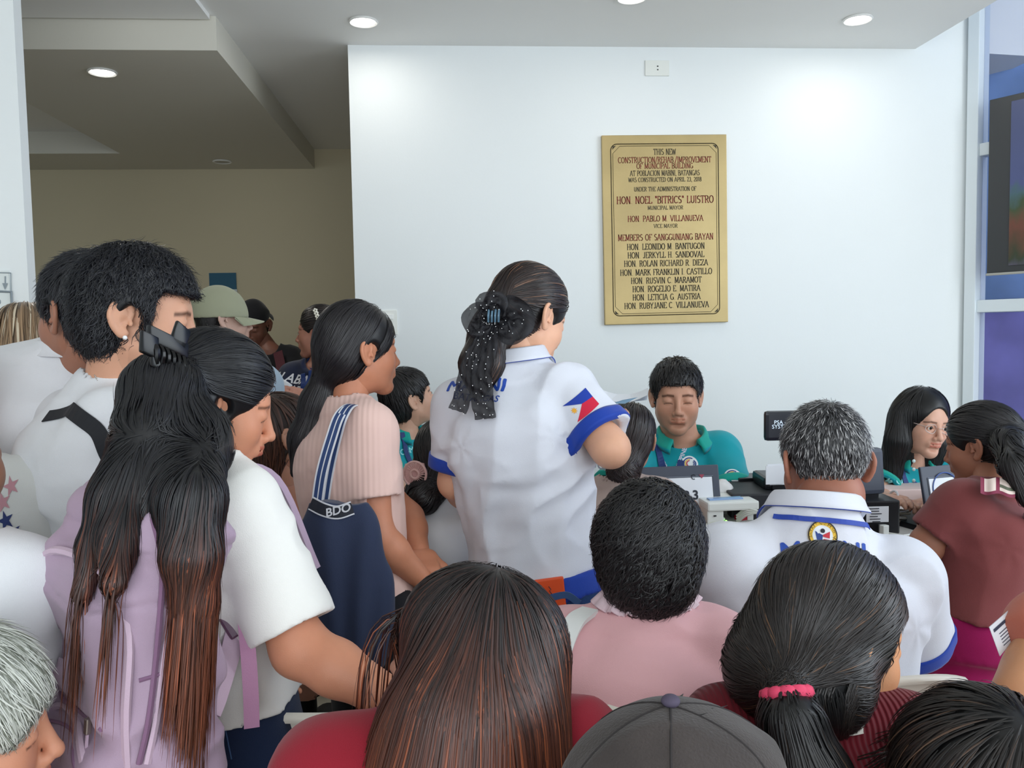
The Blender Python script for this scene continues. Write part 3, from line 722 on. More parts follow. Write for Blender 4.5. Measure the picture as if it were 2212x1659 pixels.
# dropped ceiling panel in the hall
a = on_plane(466, 109, (0, 0, CEIL), (0, 0, 1))
zt = CEIL; pf = on_plane(466, 35, (0, 0, zt), (0, 0, 1)); py0 = pf[1]; zb = on_plane(466, 109, (0, py0, 0), (0, 1, 0))[2]
pxr = pf[0]; pl = on_plane(60, 223, (0, 0, zb), (0, 0, 1))[0]; yb = on_plane(150, 284, (0, 0, zt), (0, 0, 1))[1]
struct('ceiling_panel', slab([(pl, py0), (pxr, py0), (pxr, FARY), (-6, FARY), (-6, yb), (pl, yb)], zb, zt), mat('panel_paint', rgb(214, 211, 200), .85, spec=.2, bump=.1, bscale=80))
cl = on_plane(421, 0, (0, 0, zt - .02), (0, 0, 1))
struct('trim_1', slab([(-6, -3.4), (cl[0], -3.4), (cl[0], py0 - .02), (-6, py0 - .02)], CEIL - .02, CEIL), CPAINT)
# floor with its tiles
FLOORM = mat('grout', rgb(150, 142, 128), .9)
fl = struct('floor', bx(-6, 7, -3.4, FARY, -.1, -.004), FLOORM)
TILE = mat('floor_tile', rgb(206, 198, 180), .22, spec=.5, var=.06, vscale=3)
ti = MB().box((0, 0, -.002), (.198, .198, .002), bev=.0012).build('tile', TILE, fl)
for i in range(-8, 8):
    for j in range(-2, 10):
        o = ti if (i, j) == (-8, -2) else ti.copy()
        if o is not ti: COL.objects.link(o)
        o.location = (i * .4 + .2, j * .4 + .15, 0)
# downlights
DL = mat('lamp_glow', (1, 1, 1), .4, emit=(1, .97, .92), estr=14); DLOFF = plain('lamp_off', 150, 148, 138, .3); RIM = plain('lamp_rim', 235, 235, 232, .4)
def downlight(px, py, z, label, on=True, power=.8):
    c = on_plane(px, py, (0, 0, z), (0, 0, 1)); root = empty('downlight', (c[0], c[1], z), label, 'light', 'round recessed ceiling lights')
    m = MB(); n = 32; prof = [(.050, 0), (.062, -.001), (.064, -.006), (.058, -.010), (.050, -.006)]
    vs = [(c[0] + r * math.cos(2 * math.pi * k / n), c[1] + r * math.sin(2 * math.pi * k / n), z + h) for r, h in prof for k in range(n)]
    m.add(vs, [(j * n + k, j * n + (k + 1) % n, ((j + 1) % 5) * n + (k + 1) % n, ((j + 1) % 5) * n + k) for j in range(5) for k in range(n)]); m.build('rim', RIM, root, smooth=True)
    d = MB(); d.add([(c[0] + .053 * math.cos(2 * math.pi * k / n), c[1] + .053 * math.sin(2 * math.pi * k / n), z - .005) for k in range(n)], [tuple(range(n))]); d.build('diffuser', DL if on else DLOFF, root)
    if on:
        l = bpy.data.lights.new('lamp', 'AREA'); l.shape = 'DISK'; l.size = .1; l.energy = power; l.color = (1, .95, .86)
        o = bpy.data.objects.new('lamp', l); COL.objects.link(o); o.location = (c[0], c[1], z - .02)
downlight(785, 45, CEIL, 'lit round ceiling downlight above the left end of the white wall')
downlight(1853, 40, CEIL, 'lit round ceiling downlight above the right end of the white wall')
downlight(1365, -8, CEIL, 'lit round ceiling downlight cut by the top edge of the picture, between two others')
downlight(221, 154, zb, 'lit round downlight in the dropped ceiling panel on the left', power=5.5)
downlight(480, 348, zb, 'unlit small round downlight at the far end of the dropped ceiling panel', on=False)
# glazed side: posts, transoms, panes
wdir = nz(V(.50, -.866, 0)); wn = V(-.866, -.5, 0); w0 = V(WX1, WY, 0)
FRAMEM = plain('window_paint', 226, 234, 238, .45)
def wbox(s0, s1, d0, d1, z0, z1, mb, mi=0):
    M = np.stack([wdir, wn, V(0, 0, 1)], 1); c = w0 + wdir * (s0 + s1) / 2 + wn * (d0 + d1) / 2 + V(0, 0, (z0 + z1) / 2)
    return mb.box(c, V((s1 - s0) / 2, abs(d1 - d0) / 2, (z1 - z0) / 2), M, mi=mi, bev=.004)
win = empty('window_1', w0); win['kind'] = 'structure'
zT = [on_plane(2108, y, w0 + V(0, 0, 0), wn)[2] for y in (328, 662)]
for s in (.0, 1.19, 2.5): m_ = wbox(s, s + .055, -.05, .05, 0, 4.3, MB()); m_.build('window_post', FRAMEM, win)
for z in (.1, .75, zT[1], zT[0], 3.3):
    for s in (.055, 1.245): m_ = wbox(s, s + 1.14, -.035, .035, z - .03, z + .03, MB()); m_.build('transom', FRAMEM, win)
GLASS = mat('window_glass', (.95, .96, 1.0), .04, spec=.5, trans=1, ior=1.1)
for z0, z1 in ((.13, .72), (.78, zT[1] - .03), (zT[1] + .03, zT[0] - .03), (zT[0] + .03, 3.27), (3.33, 4.3)):
    for s in (.055, 1.245): m_ = wbox(s, s + 1.14, -.004, .004, z0, z1, MB()); m_.build('pane', GLASS, win)
# what stands outside: a painted screen wall close to the glass
SCR = mat('screen_upper', rgb(176, 196, 228), .8, var=.14, vscale=3); SCR2 = mat('screen_lower', rgb(180, 176, 222), .8, var=.12, vscale=4)

for M_ in (SCR, SCR2):
    nt = M_.node_tree; pb = nt.nodes['Principled BSDF']; tr_ = nt.nodes.new('ShaderNodeBsdfTranslucent'); mx = nt.nodes.new('ShaderNodeMixShader'); mx.inputs[0].default_value = .65
    src = pb.inputs['Base Color'].links[0].from_socket; nt.links.new(src, tr_.inputs[0]); nt.links.new(pb.outputs[0], mx.inputs[1]); nt.links.new(tr_.outputs[0], mx.inputs[2]); nt.links.new(mx.outputs[0], nt.nodes['Material Output'].inputs[0])
scr = empty('privacy_screen', w0 - wn * .5, 'tall blue and purple screen standing outside behind the glazing', 'screen')
wbox(-.6, 3.2, -.52, -.50, zT[1] - .02, 4.5, m_ := MB()); m_.build('upper_sheet', SCR, scr, label='slate blue upper sheet')
wbox(-.6, 3.2, -.53, -.51, 0, zT[1] + .02, m_ := MB()); m_.build('lower_sheet', SCR2, scr, label='purple lower sheet')
for s in (.45, 1.6): wbox(s, s + .04, -.50, -.47, 0, 4.5, m_ := MB()); m_.build('stud', plain('stud', 140, 140, 190, .6), scr)
# dark framed board hung on the glass
def wpt(px, py, off=.07):
    return on_plane(px, py, w0 + wn * off, wn)
bp = wpt(2134, 215, .10); s0 = (bp - w0) @ wdir; zt_ = bp[2]; zb_ = wpt(2137, 590, .10)[2]
brd = empty('notice_board', w0 + wdir * (s0 + .3) + wn * .07 + V(0, 0, zb_), 'dark framed picture board hung on the window beside the white wall', 'board')
wbox(s0, s0 + .62, .062, .085, zb_, zt_, m_ := MB()); m_.build('panel', plain('board_dark', 62, 64, 66, .35), brd)
wbox(s0 + .10, s0 + .60, .085, .088, zb_ + .03, zt_ - .03, m_ := MB()); 
PIC = mat('board_print', rgb(84, 92, 126), .3)
nt = PIC.node_tree; b_ = nt.nodes['Principled BSDF']; tc = nt.nodes.new('ShaderNodeTexCoord'); sep = nt.nodes.new('ShaderNodeSeparateXYZ'); nt.links.new(tc.outputs['Generated'], sep.inputs[0])
nn_ = nt.nodes.new('ShaderNodeTexNoise'); nn_.inputs['Scale'].default_value = 6; nn_.inputs['Detail'].default_value = 8; nt.links.new(tc.outputs['Generated'], nn_.inputs[0])
ad = nt.nodes.new('ShaderNodeMath'); ad.operation = 'MULTIPLY_ADD'; ad.inputs[1].default_value = .28; nt.links.new(nn_.outputs[0], ad.inputs[0]); nt.links.new(sep.outputs[2], ad.inputs[2])
cr = nt.nodes.new('ShaderNodeValToRGB'); nt.links.new(ad.outputs[0], cr.inputs[0]); els = cr.color_ramp.elements
els[0].position = .10; els[0].color = (*rgb(96, 92, 110), 1); els[1].position = 1.; els[1].color = (*rgb(80, 88, 126), 1)
for p_, c_ in ((.20, (62, 70, 54)), (.36, (116, 74, 62)), (.50, (70, 84, 60)), (.58, (78, 104, 112)), (.64, (84, 92, 134))):
    e = els.new(p_); e.color = (*rgb(*c_), 1)
nt.links.new(cr.outputs[0], b_.inputs['Base Color']); m_.build('picture', PIC, brd)
wbox(s0 + .0, s0 + .62, .085, .094, zb_ - .012, zb_, m_ := MB()); m_.build('edge_strip', plain('edge_strip', 170, 168, 160, .6), brd)

# ---------------------------------------------------------------- things on the walls
YN = V(0, 1, 0)
def wp(px, py): return on_plane(px, py, (0, WY, 0), YN)
# brass plaque
p00, p10, p01, p11 = wp(1300, 296), wp(1567, 291), wp(1303, 701), wp(1569, 697)
u_ = nz((p10 - p00) + (p11 - p01)); v_ = nz(np.cross(V(0, -1, 0), u_)) ; v_ = v_ if v_[2] > 0 else -v_
pw = (np.linalg.norm(p10 - p00) + np.linalg.norm(p11 - p01)) / 2; ph = (np.linalg.norm(p00 - p01) + np.linalg.norm(p10 - p11)) / 2; pcen = (p00 + p10 + p01 + p11) / 4
BM = np.stack([u_, V(0, -1, 0), v_], 1)
BRASS = mat('brass', rgb(172, 152, 106), .38, metal=.55, spec=.5, var=.09, vscale=5, bump=.15, bscale=40, bstretch=(1, 1, 14))
plq = empty('wall_plaque', pcen + V(0, -.01, -ph / 2), 'brass municipal plaque engraved with names on the white wall', 'plaque')
MB().box(pcen + V(0, -.011, 0), V(pw / 2, .011, ph / 2), BM, bev=.003).build('plate', BRASS, plq)
INK = plain('plaque_ink', 52, 44, 26, .6); RED = plain('plaque_red', 120, 44, 28, .6)
def pq(x, y, o=.0225): return pcen + u_ * x + v_ * y + V(0, -o, 0)
for inset, rw, k in ((.042, .0022, .030), (.052, .0012, .034)):
    w2, h2 = pw / 2 - inset, ph / 2 - inset; m = MB()
    cut = [(-w2 + k, h2), (w2 - k, h2), (w2, h2 - k), (w2, -h2 + k), (w2 - k, -h2), (-w2 + k, -h2), (-w2, -h2 + k), (-w2, h2 - k)]
    if inset < .05:
        q = []
        for cxs, cys, a0 in ((w2 - k, h2 - k, 90), (w2 - k, -h2 + k, 0), (-w2 + k, -h2 + k, -90), (-w2 + k, h2 - k, -180)):
            for t in range(7): a = R(a0 - 15 * t); q.append((cxs + k * math.cos(a), cys + k * math.sin(a)))
        cut = q
    m.tube([pq(*c, o=.0222) for c in cut + cut[:2]], rw, n=4); m.build('border_line', INK, plq)
for sx in (-1, 1):
    for sy in (-1, 1):
        x, y = sx * (pw / 2 - .049), sy * (ph / 2 - .049); m = MB()
        m.add([pq(x, y - sy * .020), pq(x - sx * .020, y), pq(x - sx * .003, y - sy * .003)], [(0, 1, 2)]); m.build('corner_mark', INK, plq)
# engraved serif capitals drawn as strokes
def arc(cx, cy, rx, ry, a0, a1, n=9): return [(cx + rx * math.cos(R(a0 + (a1 - a0) * i / n)), cy + ry * math.sin(R(a0 + (a1 - a0) * i / n))) for i in range(n + 1)]
GL = {
 'A': (.78, [[(.39, 1), (0, 0)], [(.39, 1), (.78, 0)], [(.14, .34), (.64, .34)]]),
 'B': (.66, [[(.1, 0), (.1, 1)], [(.1, 1), (.35, 1)] + arc(.35, .76, .26, .24, 90, -90) + [(.1, .52)], [(.1, .52), (.36, .52)] + arc(.36, .26, .30, .26, 90, -90) + [(.1, 0)]]),
 'C': (.70, [arc(.4, .5, .38, .5, 45, 315, 14)]),
 'D': (.72, [[(.1, 0), (.1, 1)], [(.1, 1), (.3, 1)] + arc(.3, .5, .42, .5, 90, -90, 12) + [(.1, 0)]]),
 'E': (.60, [[(.1, 0), (.1, 1)], [(.1, 1), (.58, 1), (.58, .84)], [(.1, .52), (.46, .52)], [(.1, 0), (.6, 0), (.6, .18)]]),
 'F': (.56, [[(.1, 0), (.1, 1)], [(.1, 1), (.58, 1), (.58, .84)], [(.1, .52), (.44, .52)]]),
 'G': (.76, [arc(.4, .5, .38, .5, 45, 330, 14), [(.72, .06), (.72, .42)], [(.5, .42), (.82, .42)]]),
 'H': (.76, [[(.1, 0), (.1, 1)], [(.66, 0), (.66, 1)], [(.1, .52), (.66, .52)]]),
 'I': (.22, [[(.11, 0), (.11, 1)]]),
 'J': (.46, [[(.34, 1), (.34, .22)] + arc(.18, .2, .16, .2, 0, -150, 6)]),
 'K': (.72, [[(.1, 0), (.1, 1)], [(.64, 1), (.1, .45)], [(.28, .6), (.68, 0)]]),
 'L': (.58, [[(.1, 0), (.1, 1)], [(.1, 0), (.58, 0), (.58, .2)]]),
 'M': (.90, [[(.1, 0), (.1, 1)], [(.1, 1), (.45, .1), (.8, 1)], [(.8, 0), (.8, 1)]]),
 'N': (.76, [[(.1, 0), (.1, 1)], [(.1, 1), (.66, 0)], [(.66, 0), (.66, 1)]]),
 'O': (.80, [arc(.4, .5, .38, .5, 0, 360, 20)]),
 'P': (.62, [[(.1, 0), (.1, 1)], [(.1, 1), (.34, 1)] + arc(.34, .73, .27, .27, 90, -90) + [(.1, .46)]]),
 'R': (.70, [[(.1, 0), (.1, 1)], [(.1, 1), (.34, 1)] + arc(.34, .75, .26, .25, 90, -90) + [(.1, .5)], [(.34, .5), (.66, 0)]]),
 'S': (.58, [arc(.3, .75, .24, .25, 40, 250, 8) + arc(.3, .26, .26, .26, 80, -140, 9)]),
 'T': (.68, [[(.34, 0), (.34, 1)], [(0, .84), (0, 1), (.68, 1), (.68, .84)]]),
 'U': (.74, [[(.1, 1), (.1, .3)] + arc(.37, .3, .27, .3, 180, 360, 9) + [(.64, 1)]]),
 'V': (.74, [[(0, 1), (.37, 0)], [(.37, 0), (.74, 1)]]),
 'W': (1.0, [[(0, 1), (.25, 0), (.5, .9), (.75, 0), (1., 1)]]),
 'Y': (.74, [[(0, 1), (.37, .48), (.74, 1)], [(.37, 0), (.37, .48)]]),
 'Z': (.64, [[(.04, .84), (.04, 1), (.6, 1), (.02, 0), (.62, 0), (.62, .18)]]),
 '0': (.6, [arc(.3, .5, .26, .5, 0, 360, 16)]), '1': (.3, [[(.15, 0), (.15, 1), (.04, .84)]]),
 '2': (.58, [arc(.28, .74, .24, .26, 160, -20, 7) + [(.04, 0), (.56, 0), (.56, .14)]]), '3': (.58, [arc(.27, .75, .22, .25, 150, -80, 7), arc(.27, .27, .25, .27, 80, -150, 8)]),
 '8': (.6, [arc(.3, .75, .21, .25, 0, 360, 12), arc(.3, .26, .25, .26, 0, 360, 12)]),
 '.': (.2, [[(.08, .02), (.14, .02)]]), ',': (.2, [[(.12, .06), (.06, -.16)]]), '/': (.5, [[(0, -.1), (.5, 1.1)]]),
 '"': (.3, [[(.06, 1.02), (.10, .76)], [(.22, 1.02), (.26, .76)]]), ' ': (.36, []), '-': (.4, [[(.05, .45), (.35, .45)]])}
def engrave(text, yc, height, width, matl, mb, fn):
    sp = .16; tot = sum(GL[c][0] + sp for c in text) - sp; k = width / tot; x = -width / 2; hs_ = height
    for c in text:
        w, st = GL[c]
        for s in st:
            pts = [np.array((x + p[0] * k, (p[1] - .5) * hs_)) for p in s]
            for a_, b_ in zip(pts[:-1], pts[1:]):
                d = b_ - a_; l = np.linalg.norm(d)
                if l < 1e-7: continue
                d /= l; vert = abs(d[1]); th = min(hs_, k * 1.35) * (.085 + .065 * vert); nrm = np.array((-d[1], d[0])) * th * .5; e_ = d * th * .2
                mb.add([fn(*(q + np.array((0, yc)))) for q in (a_ - e_ - nrm, b_ + e_ - nrm, b_ + e_ + nrm, a_ - e_ + nrm)], [(0, 1, 2, 3)])
            if len(s) == 2 and abs(s[0][0] - s[1][0]) < .45 and c not in '.,/"-':
                for q in s:
                    if q[1] in (0, 1) and not (c == 'A' and q[1] == 1) and not (c == 'V' and q[1] == 0):
                        cx_, cy_ = x + q[0] * k, (q[1] - .5) * hs_; a_ = min(hs_, k * 1.2) * .12; t_ = hs_ * .035
                        mb.add([fn(cx_ + i, yc + cy_ + j) for i, j in ((-a_, -t_), (a_, -t_), (a_, t_), (-a_, t_))], [(0, 1, 2, 3)])
        x += (w + sp) * k
LN = [('THIS NEW', 330, 48, 12, 0), ('CONSTRUCTION/REHAB./IMPROVEMENT', 347, 203, 12, 1), ('OF MUNICIPAL BUILDING', 360, 123, 11, 1), ('AT POBLACION MABINI, BATANGAS', 375, 152, 11, 0),
      ('WAS CONSTRUCTED ON APRIL 23, 2018', 389, 160, 9, 0), ('UNDER THE ADMINISTRATION OF', 409, 136, 9, 0), ('HON. NOEL "BITRICS" LUISTRO', 432, 212, 15, 1), ('MUNICIPAL MAYOR', 449, 77, 8, 0),
      ('HON. PABLO M. VILLANUEVA', 472, 165, 12, 1), ('VICE MAYOR', 488, 52, 8, 0), ('MEMBERS OF SANGGUNIANG BAYAN', 512, 209, 13, 1), ('HON. LEONIDO M. BANTUGON', 532, 170, 12.5, 0),
      ('HON. JERKYLL H. SANDOVAL', 550, 168, 12.5, 0), ('HON. ROLAN RICHARD R. DIEZA', 568, 184, 12.5, 0), ('HON. MARK FRANKLIN I. CASTILLO', 587, 202, 12.5, 0), ('HON. RUSVIN C. MARAMOT', 605, 155, 12.5, 0),
      ('HON. ROGELIO E. MATIRA', 623, 149, 12.5, 0), ('HON. LETICIA G. AUSTRIA', 641, 149, 12.5, 0), ('HON. RUBYJANE C. VILLANUEVA', 659, 186, 12.5, 0)]
for tx, y, wpx, hpx, rd in LN:
    m = MB(); s_ = ph / 405.; engrave(tx, (496.5 - y) * s_, hpx * s_, wpx * s_, None, m, lambda a_, b_: pq(a_, b_, .0226)); m.build('lettering', RED if rd else INK, plq)
# light switch and wall outlet
SWM = plain('switch_plastic', 230, 232, 226, .35); SL_ = plain('slot_dark', 60, 60, 58, .5)
c = wp(842, 697); sw_ = empty('light_switch', c, 'white two-gang light switch plate on the white wall', 'switch')
MB().box(c + V(0, -.004, 0), (.036, .004, .058), bev=.002).build('plate', SWM, sw_)
for dz in (.028, -.022): MB().box(c + V(0, -.010, dz), (.018, .004, .012), bev=.002).build('rocker', plain('rocker', 240, 242, 238, .3), sw_)
c = wp(1419, 148); ou = empty('wall_outlet', c, 'white horizontal power outlet high on the white wall above the plaque', 'outlet')
MB().box(c + V(0, -.004, 0), (.058, .004, .036), bev=.002).build('plate', SWM, ou)
m = MB(); 
for dz in (-.008, .008): m.box(c + V(.002, -.0085, dz), (.0035, .001, .0025))
m.build('socket_slot', SL_, ou)
# poster on the far wall, plan on the left pillar
def fp(px, py): return on_plane(px, py, (0, FARY, 0), YN)
q0, q1 = fp(452, 590), fp(514, 690); ps = empty('wall_poster', (q0 + q1) / 2, 'blue poster on the far hall wall behind the beige cap', 'poster')
MB().box(((q0[0] + q1[0]) / 2, FARY - .004, (q0[2] + q1[2]) / 2), ((q1[0] - q0[0]) / 2, .004, (q0[2] - q1[2]) / 2)).build('sheet', plain('poster_blue', 42, 96, 124, .6), ps)
m = MB(); v2, f2 = text2d('LIBRARY', .035); cc = fp(492, 606); m.add([(cc[0] + a_[0], FARY - .0095, cc[2] + a_[1]) for a_ in v2], f2); m.build('lettering', plain('poster_text', 110, 150, 170, .6), ps) if False else None
m = MB(); z_ = fp(508, 640); m.box((z_[0], FARY - .009, z_[2]), (.018, .001, .05)); m.build('white_figure', plain('poster_white', 205, 214, 216, .6), ps)
def lp(px, py): return on_plane(px, py, (0, 2.75, 0), YN)
q0, q1 = lp(-60, 586), lp(28, 716); fp_ = empty('floor_plan', (q0 + q1) / 2, 'white floor plan sheet with grey lines on the left pillar', 'sign')
MB().box(((q0[0] + q1[0]) / 2, 2.747, (q0[2] + q1[2]) / 2), ((q1[0] - q0[0]) / 2, .003, (q0[2] - q1[2]) / 2)).build('sheet', plain('plan_sheet', 222, 228, 226, .5), fp_)
m = MB()
def pln(pts, w=.0045): m.tube([lp(*a_) + V(0, -.0075, 0) for a_ in pts], w, n=4)
pln([(-50, 627), (27, 631), (30, 705)]); pln([(-40, 672), (8, 672)], .006); pln([(-20, 683), (12, 684), (18, 708)]); pln([(26, 590), (28, 710)], .0015); pln([(-55, 588), (26, 590)], .0015)
pln([(14, 597), (14, 616)], .002); m.add([lp(8, 612) + V(0, -.009, 0), lp(20, 612) + V(0, -.009, 0), lp(14, 627) + V(0, -.009, 0)], [(0, 1, 2)]); m.ball(lp(-2, 652) + V(0, -.006, 0), (.009, .003, .011), 6)
m.build('plan_lines', plain('plan_grey', 138, 148, 154, .6), fp_)

# ---------------------------------------------------------------- the people, far to near
WHITE_T = cloth('white_cotton', 226, 228, 232); WHITE_P = cloth('white_polo', 214, 217, 226, rough=.6); BLUE = cloth('royal_blue', 26, 62, 160, .6)
TEAL = cloth('teal_polo', 8, 150, 162, .6); TEALC = cloth('teal_collar', 20, 160, 146, .7)
BLACKC = cloth('black_cotton', 20, 20, 24); NAVYV = cloth('navy_vest', 24, 32, 58, .7); DENIM = cloth('denim', 30, 58, 104, .8, bump=.4); NAVYJ = cloth('dark_denim', 24, 38, 66, .85, bump=.4)
PINKR = cloth('pale_pink_rib', 224, 190, 180, .85, bump=.35, bscale=26, wave='X'); PINKS = cloth('pink_shirt', 226, 176, 180, .8); MAROON = cloth('maroon_shirt', 120, 62, 62, .9)
DRED = cloth('dark_red_rib', 104, 20, 32, .85, bump=1.0, bscale=40, wave='X'); REDC = cloth('red_cotton', 138, 26, 42, .85); MAGENTA = cloth('magenta_cotton', 150, 20, 84, .9); GREYB = cloth('grey_blue_shirt', 152, 168, 182, .85)
BEIGE = cloth('beige_top', 176, 156, 148, .85); DARKT = cloth('dark_trousers', 26, 27, 32, .9); KHAKI = cloth('khaki', 150, 152, 128, .9)
BLK = (16, 16, 19); BLK2 = (30, 28, 30)
STRAPM = plain('black_strap', 26, 28, 34, .7)

# man in the black cap at the back of the hall
r = person('man in backwards black cap and black shirt in the dark hall', (549, 706, 4.6), -172, (585, 752, 4.6), (116, 76, 62), pitch=-20, sw=.175, eye=0, hh=.005, shirt=BLACKC, arms=(((640, 850, 4.4), (600, 880, 4.25)), ((560, 850, 4.5), (585, 880, 4.25))), trousers=DARKT, shh=.009)
hair(r, 'short', n=500, width=.004, h=.006, thick=.002, lift=0, off=.0005, L=.02)
def cap_on(r, matl, back, name='cap', brim=True, z0=.035, tall=.112, h=.005, wr=0.003, brimm=None, rad=(.088, .108)):
    """cloth cap in head space; back=True: peak over the nape"""
    H, HM, hs = r['H'], r['HM'], r['hs']; F_ = Fld(H - .25, H + .25, h); s = -1 if back else 1
    F_.ell(L2W(r, (0, -.012, z0 + .006)), V(rad[0], rad[1], tall) * hs, M=HM, k=0); F_.cut(L2W(r, (0, 0, z0)), -HM[:, 2])
    F_.ell(L2W(r, (0, -.012, z0 - .01)), V(rad[0] - .012, rad[1] - .012, tall - .02) * hs, M=HM, k=0, mode='s')
    if wr: F_.wrinkle(folds(V(1, .2, .3), wr, freq=14), .006)
    v, q = F_.nets(); o = mesh(name, v, q, matl, r['root']); r['Fcap'] = F_
    if brim:
        m = MB(); n = 14; R_ = []
        for i in range(n + 1):
            a = R(-68 + 136 * i / n); x0, y0 = rad[0] * math.sin(a), s * (rad[1] - .01) * math.cos(a) - .012; e = .072 * max(0, math.cos(a * 1.1)) ** .6
            for (px_, py_, pz_) in ((x0, y0, z0 + .004), (x0 * 1.03, y0 + s * e, z0 - .012 - 2.2 * x0 * x0), (x0 * 1.03, y0 + s * e, z0 - .016 - 2.2 * x0 * x0), (x0, y0, z0 - .004)): R_.append(L2W(r, (px_, py_, pz_)))
        m.add(R_, [(i * 4 + j, (i + 1) * 4 + j, (i + 1) * 4 + (j + 1) % 4, i * 4 + (j + 1) % 4) for i in range(n) for j in range(4)]); m.build('cap_peak', brimm or matl, o, smooth=True)
    return o
c_ = cap_on(r, BLACKC, True, h=.006)
m = MB(); b = L2W(r, (0, .098, .062)); m.box(b, V(.012, .003, .008) , r['HM']); m.build('cap_badge', plain('badge_white', 205, 205, 205, .6), c_)
m = MB(); m.ribbon([P(600, 760, 4.50), P(607, 800, 4.40), P(600, 850, 4.36)], V(0, -1, .1), .05); m.build('bag_strap', plain('maroon_strap', 70, 26, 36, .8), r['root'])
# bucket/cap man behind the young man
r = person('man in beige cap and grey blue shirt behind the young man', (480, 694, 3.0), 62, (500, 790, 3.0), (196, 160, 144), hs=.9, byaw=30, sw=.19, hh=.005, shirt=GREYB, arms=(None, ((575, 1010, 2.9), (585, 1100, 2.8))), trousers=DARKT, shh=.009, sr=.075)
hair(r, 'short', n=400, width=.004, h=.006, thick=.002, lift=0, off=.0005, L=.02)
c_ = cap_on(r, KHAKI, False, h=.006, tall=.125, z0=.012, rad=(.096, .116))
# woman in navy vest
r = person('woman in navy vest over white sleeves with flower hair clip', (690, 722, 3.4), -80, (690, 785, 3.4), (170, 118, 98), hs=.85, byaw=-160, sw=.165, fem=True, eye=.6, hh=.0042, shirt=[NAVYV, WHITE_T], arms=(((725, 880, 3.25), (660, 862, 3.08)), ((602, 868, 3.4), (655, 900, 3.16))), sleeve=.62, trousers=DARKT, shh=.0075, curl=.3, palm=(V(0, .9, -.3), V(0, .9, .2)))
tie = L2W(r, (0, -.12, .07))
hair(r, 'bun', n=1000, L=.12, width=.004, h=.005, tie=tie, lift=.002, jit=.12, vol=[([L2W(r, (0, -.10, .06)), L2W(r, (0, -.135, .075))], [.04, .045])], tip=(44, 34, 30))
m = MB()
for k in range(5):
    c = L2W(r, (-.092 + .004 * k, -.035 + .006 * k, .055 + .014 * (k))); 
    for j in range(5): m.ball(c + r['HM'] @ V(-.004, .006 * math.cos(j * 1.257), .006 * math.sin(j * 1.257)), .0045, 5)
m.build('flower_clip', plain('petal', 232, 228, 214, .4), r['root'], smooth=True)
m = MB(); m.ball(L2W(r, (-.088, -.006, -.032)), .006, 6); m.build('pearl_earring', plain('pearl', 235, 228, 205, .2), r['root'], smooth=True)
VT = plain('vest_text', 222, 222, 226, .6)
def put_text(r, tx, size, px, py, d, mats, name='lettering', sub=1, bold=0, roll=0, n=None, u=None, Fk='Fs', shear=0):
    h_ = hit(r[Fk], px, py); n_ = n if n is not None else -r['F']
    if h_ is not None: n_ = nz(r[Fk].grad(h_[None], .03)[0])
    u = nz(np.cross(V(0, 0, 1), n_)) if u is None else u; v = nz(np.cross(n_, u))
    ca, sa = math.cos(R(roll)), math.sin(R(roll)); u, v = u * ca + v * sa, v * ca - u * sa
    t, f = text2d(tx, size, bold=bold, sub=sub)
    if shear: t = t.copy(); t[:, 0] += t[:, 1] * shear
    return decal(r[Fk], t[:, :2], f, P(px, py, d) if h_ is None else h_, u, v, n_, mats, name, r['root'])
put_text(r, 'CALABARZON', .055, 655, 822, 3.05, VT, roll=-6, n=r['F'], bold=.001, shear=.3); put_text(r, 'KAPATID', .045, 652, 845, 3.05, VT, roll=-6, n=r['F'], bold=.001, shear=.3)
def lanyard(r, pts, w, matl, edge=None, name='lanyard', off=.004, sm=8, Fk='Fs'):
    F_ = r[Fk]; hs_ = [hit(F_, a[0], a[1]) for a in pts]; q = catmull([P(*a) if h_ is None else h_ for a, h_ in zip(pts, hs_)], sm)
    for _ in range(4):
        f = F_.sample(q); g = F_.grad(q); k = np.abs(f) < .09; q = q - g * (np.clip(f - off, -.05, .05) * k)[:, None]
    g = F_.grad(q); m = MB(); m.ribbon(q, g, w, smooth=1, th=.001); return m.build(name, matl, r['root'])
LANY = plain('lanyard_blue', 26, 52, 110, .6)
lanyard(r, [(668, 775, 3.1), (655, 830, 3.05), (650, 860, 3.05)], .02, LANY); lanyard(r, [(692, 780, 3.1), (672, 810, 3.05), (650, 860, 3.05)], .02, LANY)
# seated woman with brown hair behind the pink woman
r = person('seated woman with long brown hair behind the navy tote bag', (612, 945, 2.55), 60, (600, 1060, 2.55), (200, 148, 122), byaw=30, fem=True, hh=.005, shirt=cloth('salmon_top', 196, 140, 118), arms=(None, ((640, 1160, 2.5), (660, 1200, 2.5))), thl=0.2, legs='sit', trousers=DARKT, shh=.009, sleeve=.4)
e_ = L2W(r, (0, -.09, -.2)); hair(r, 'long', n=1100, L=.22, width=.005, h=.006, down=True, vol=[([L2W(r, (0, -.05, 0)), L2W(r, (-.02, -.08, -.12)), L2W(r, (-.04, -.08, -.22))], [.08, .07, .045])], col=(50, 32, 26), tip=(92, 56, 40), free=.02)
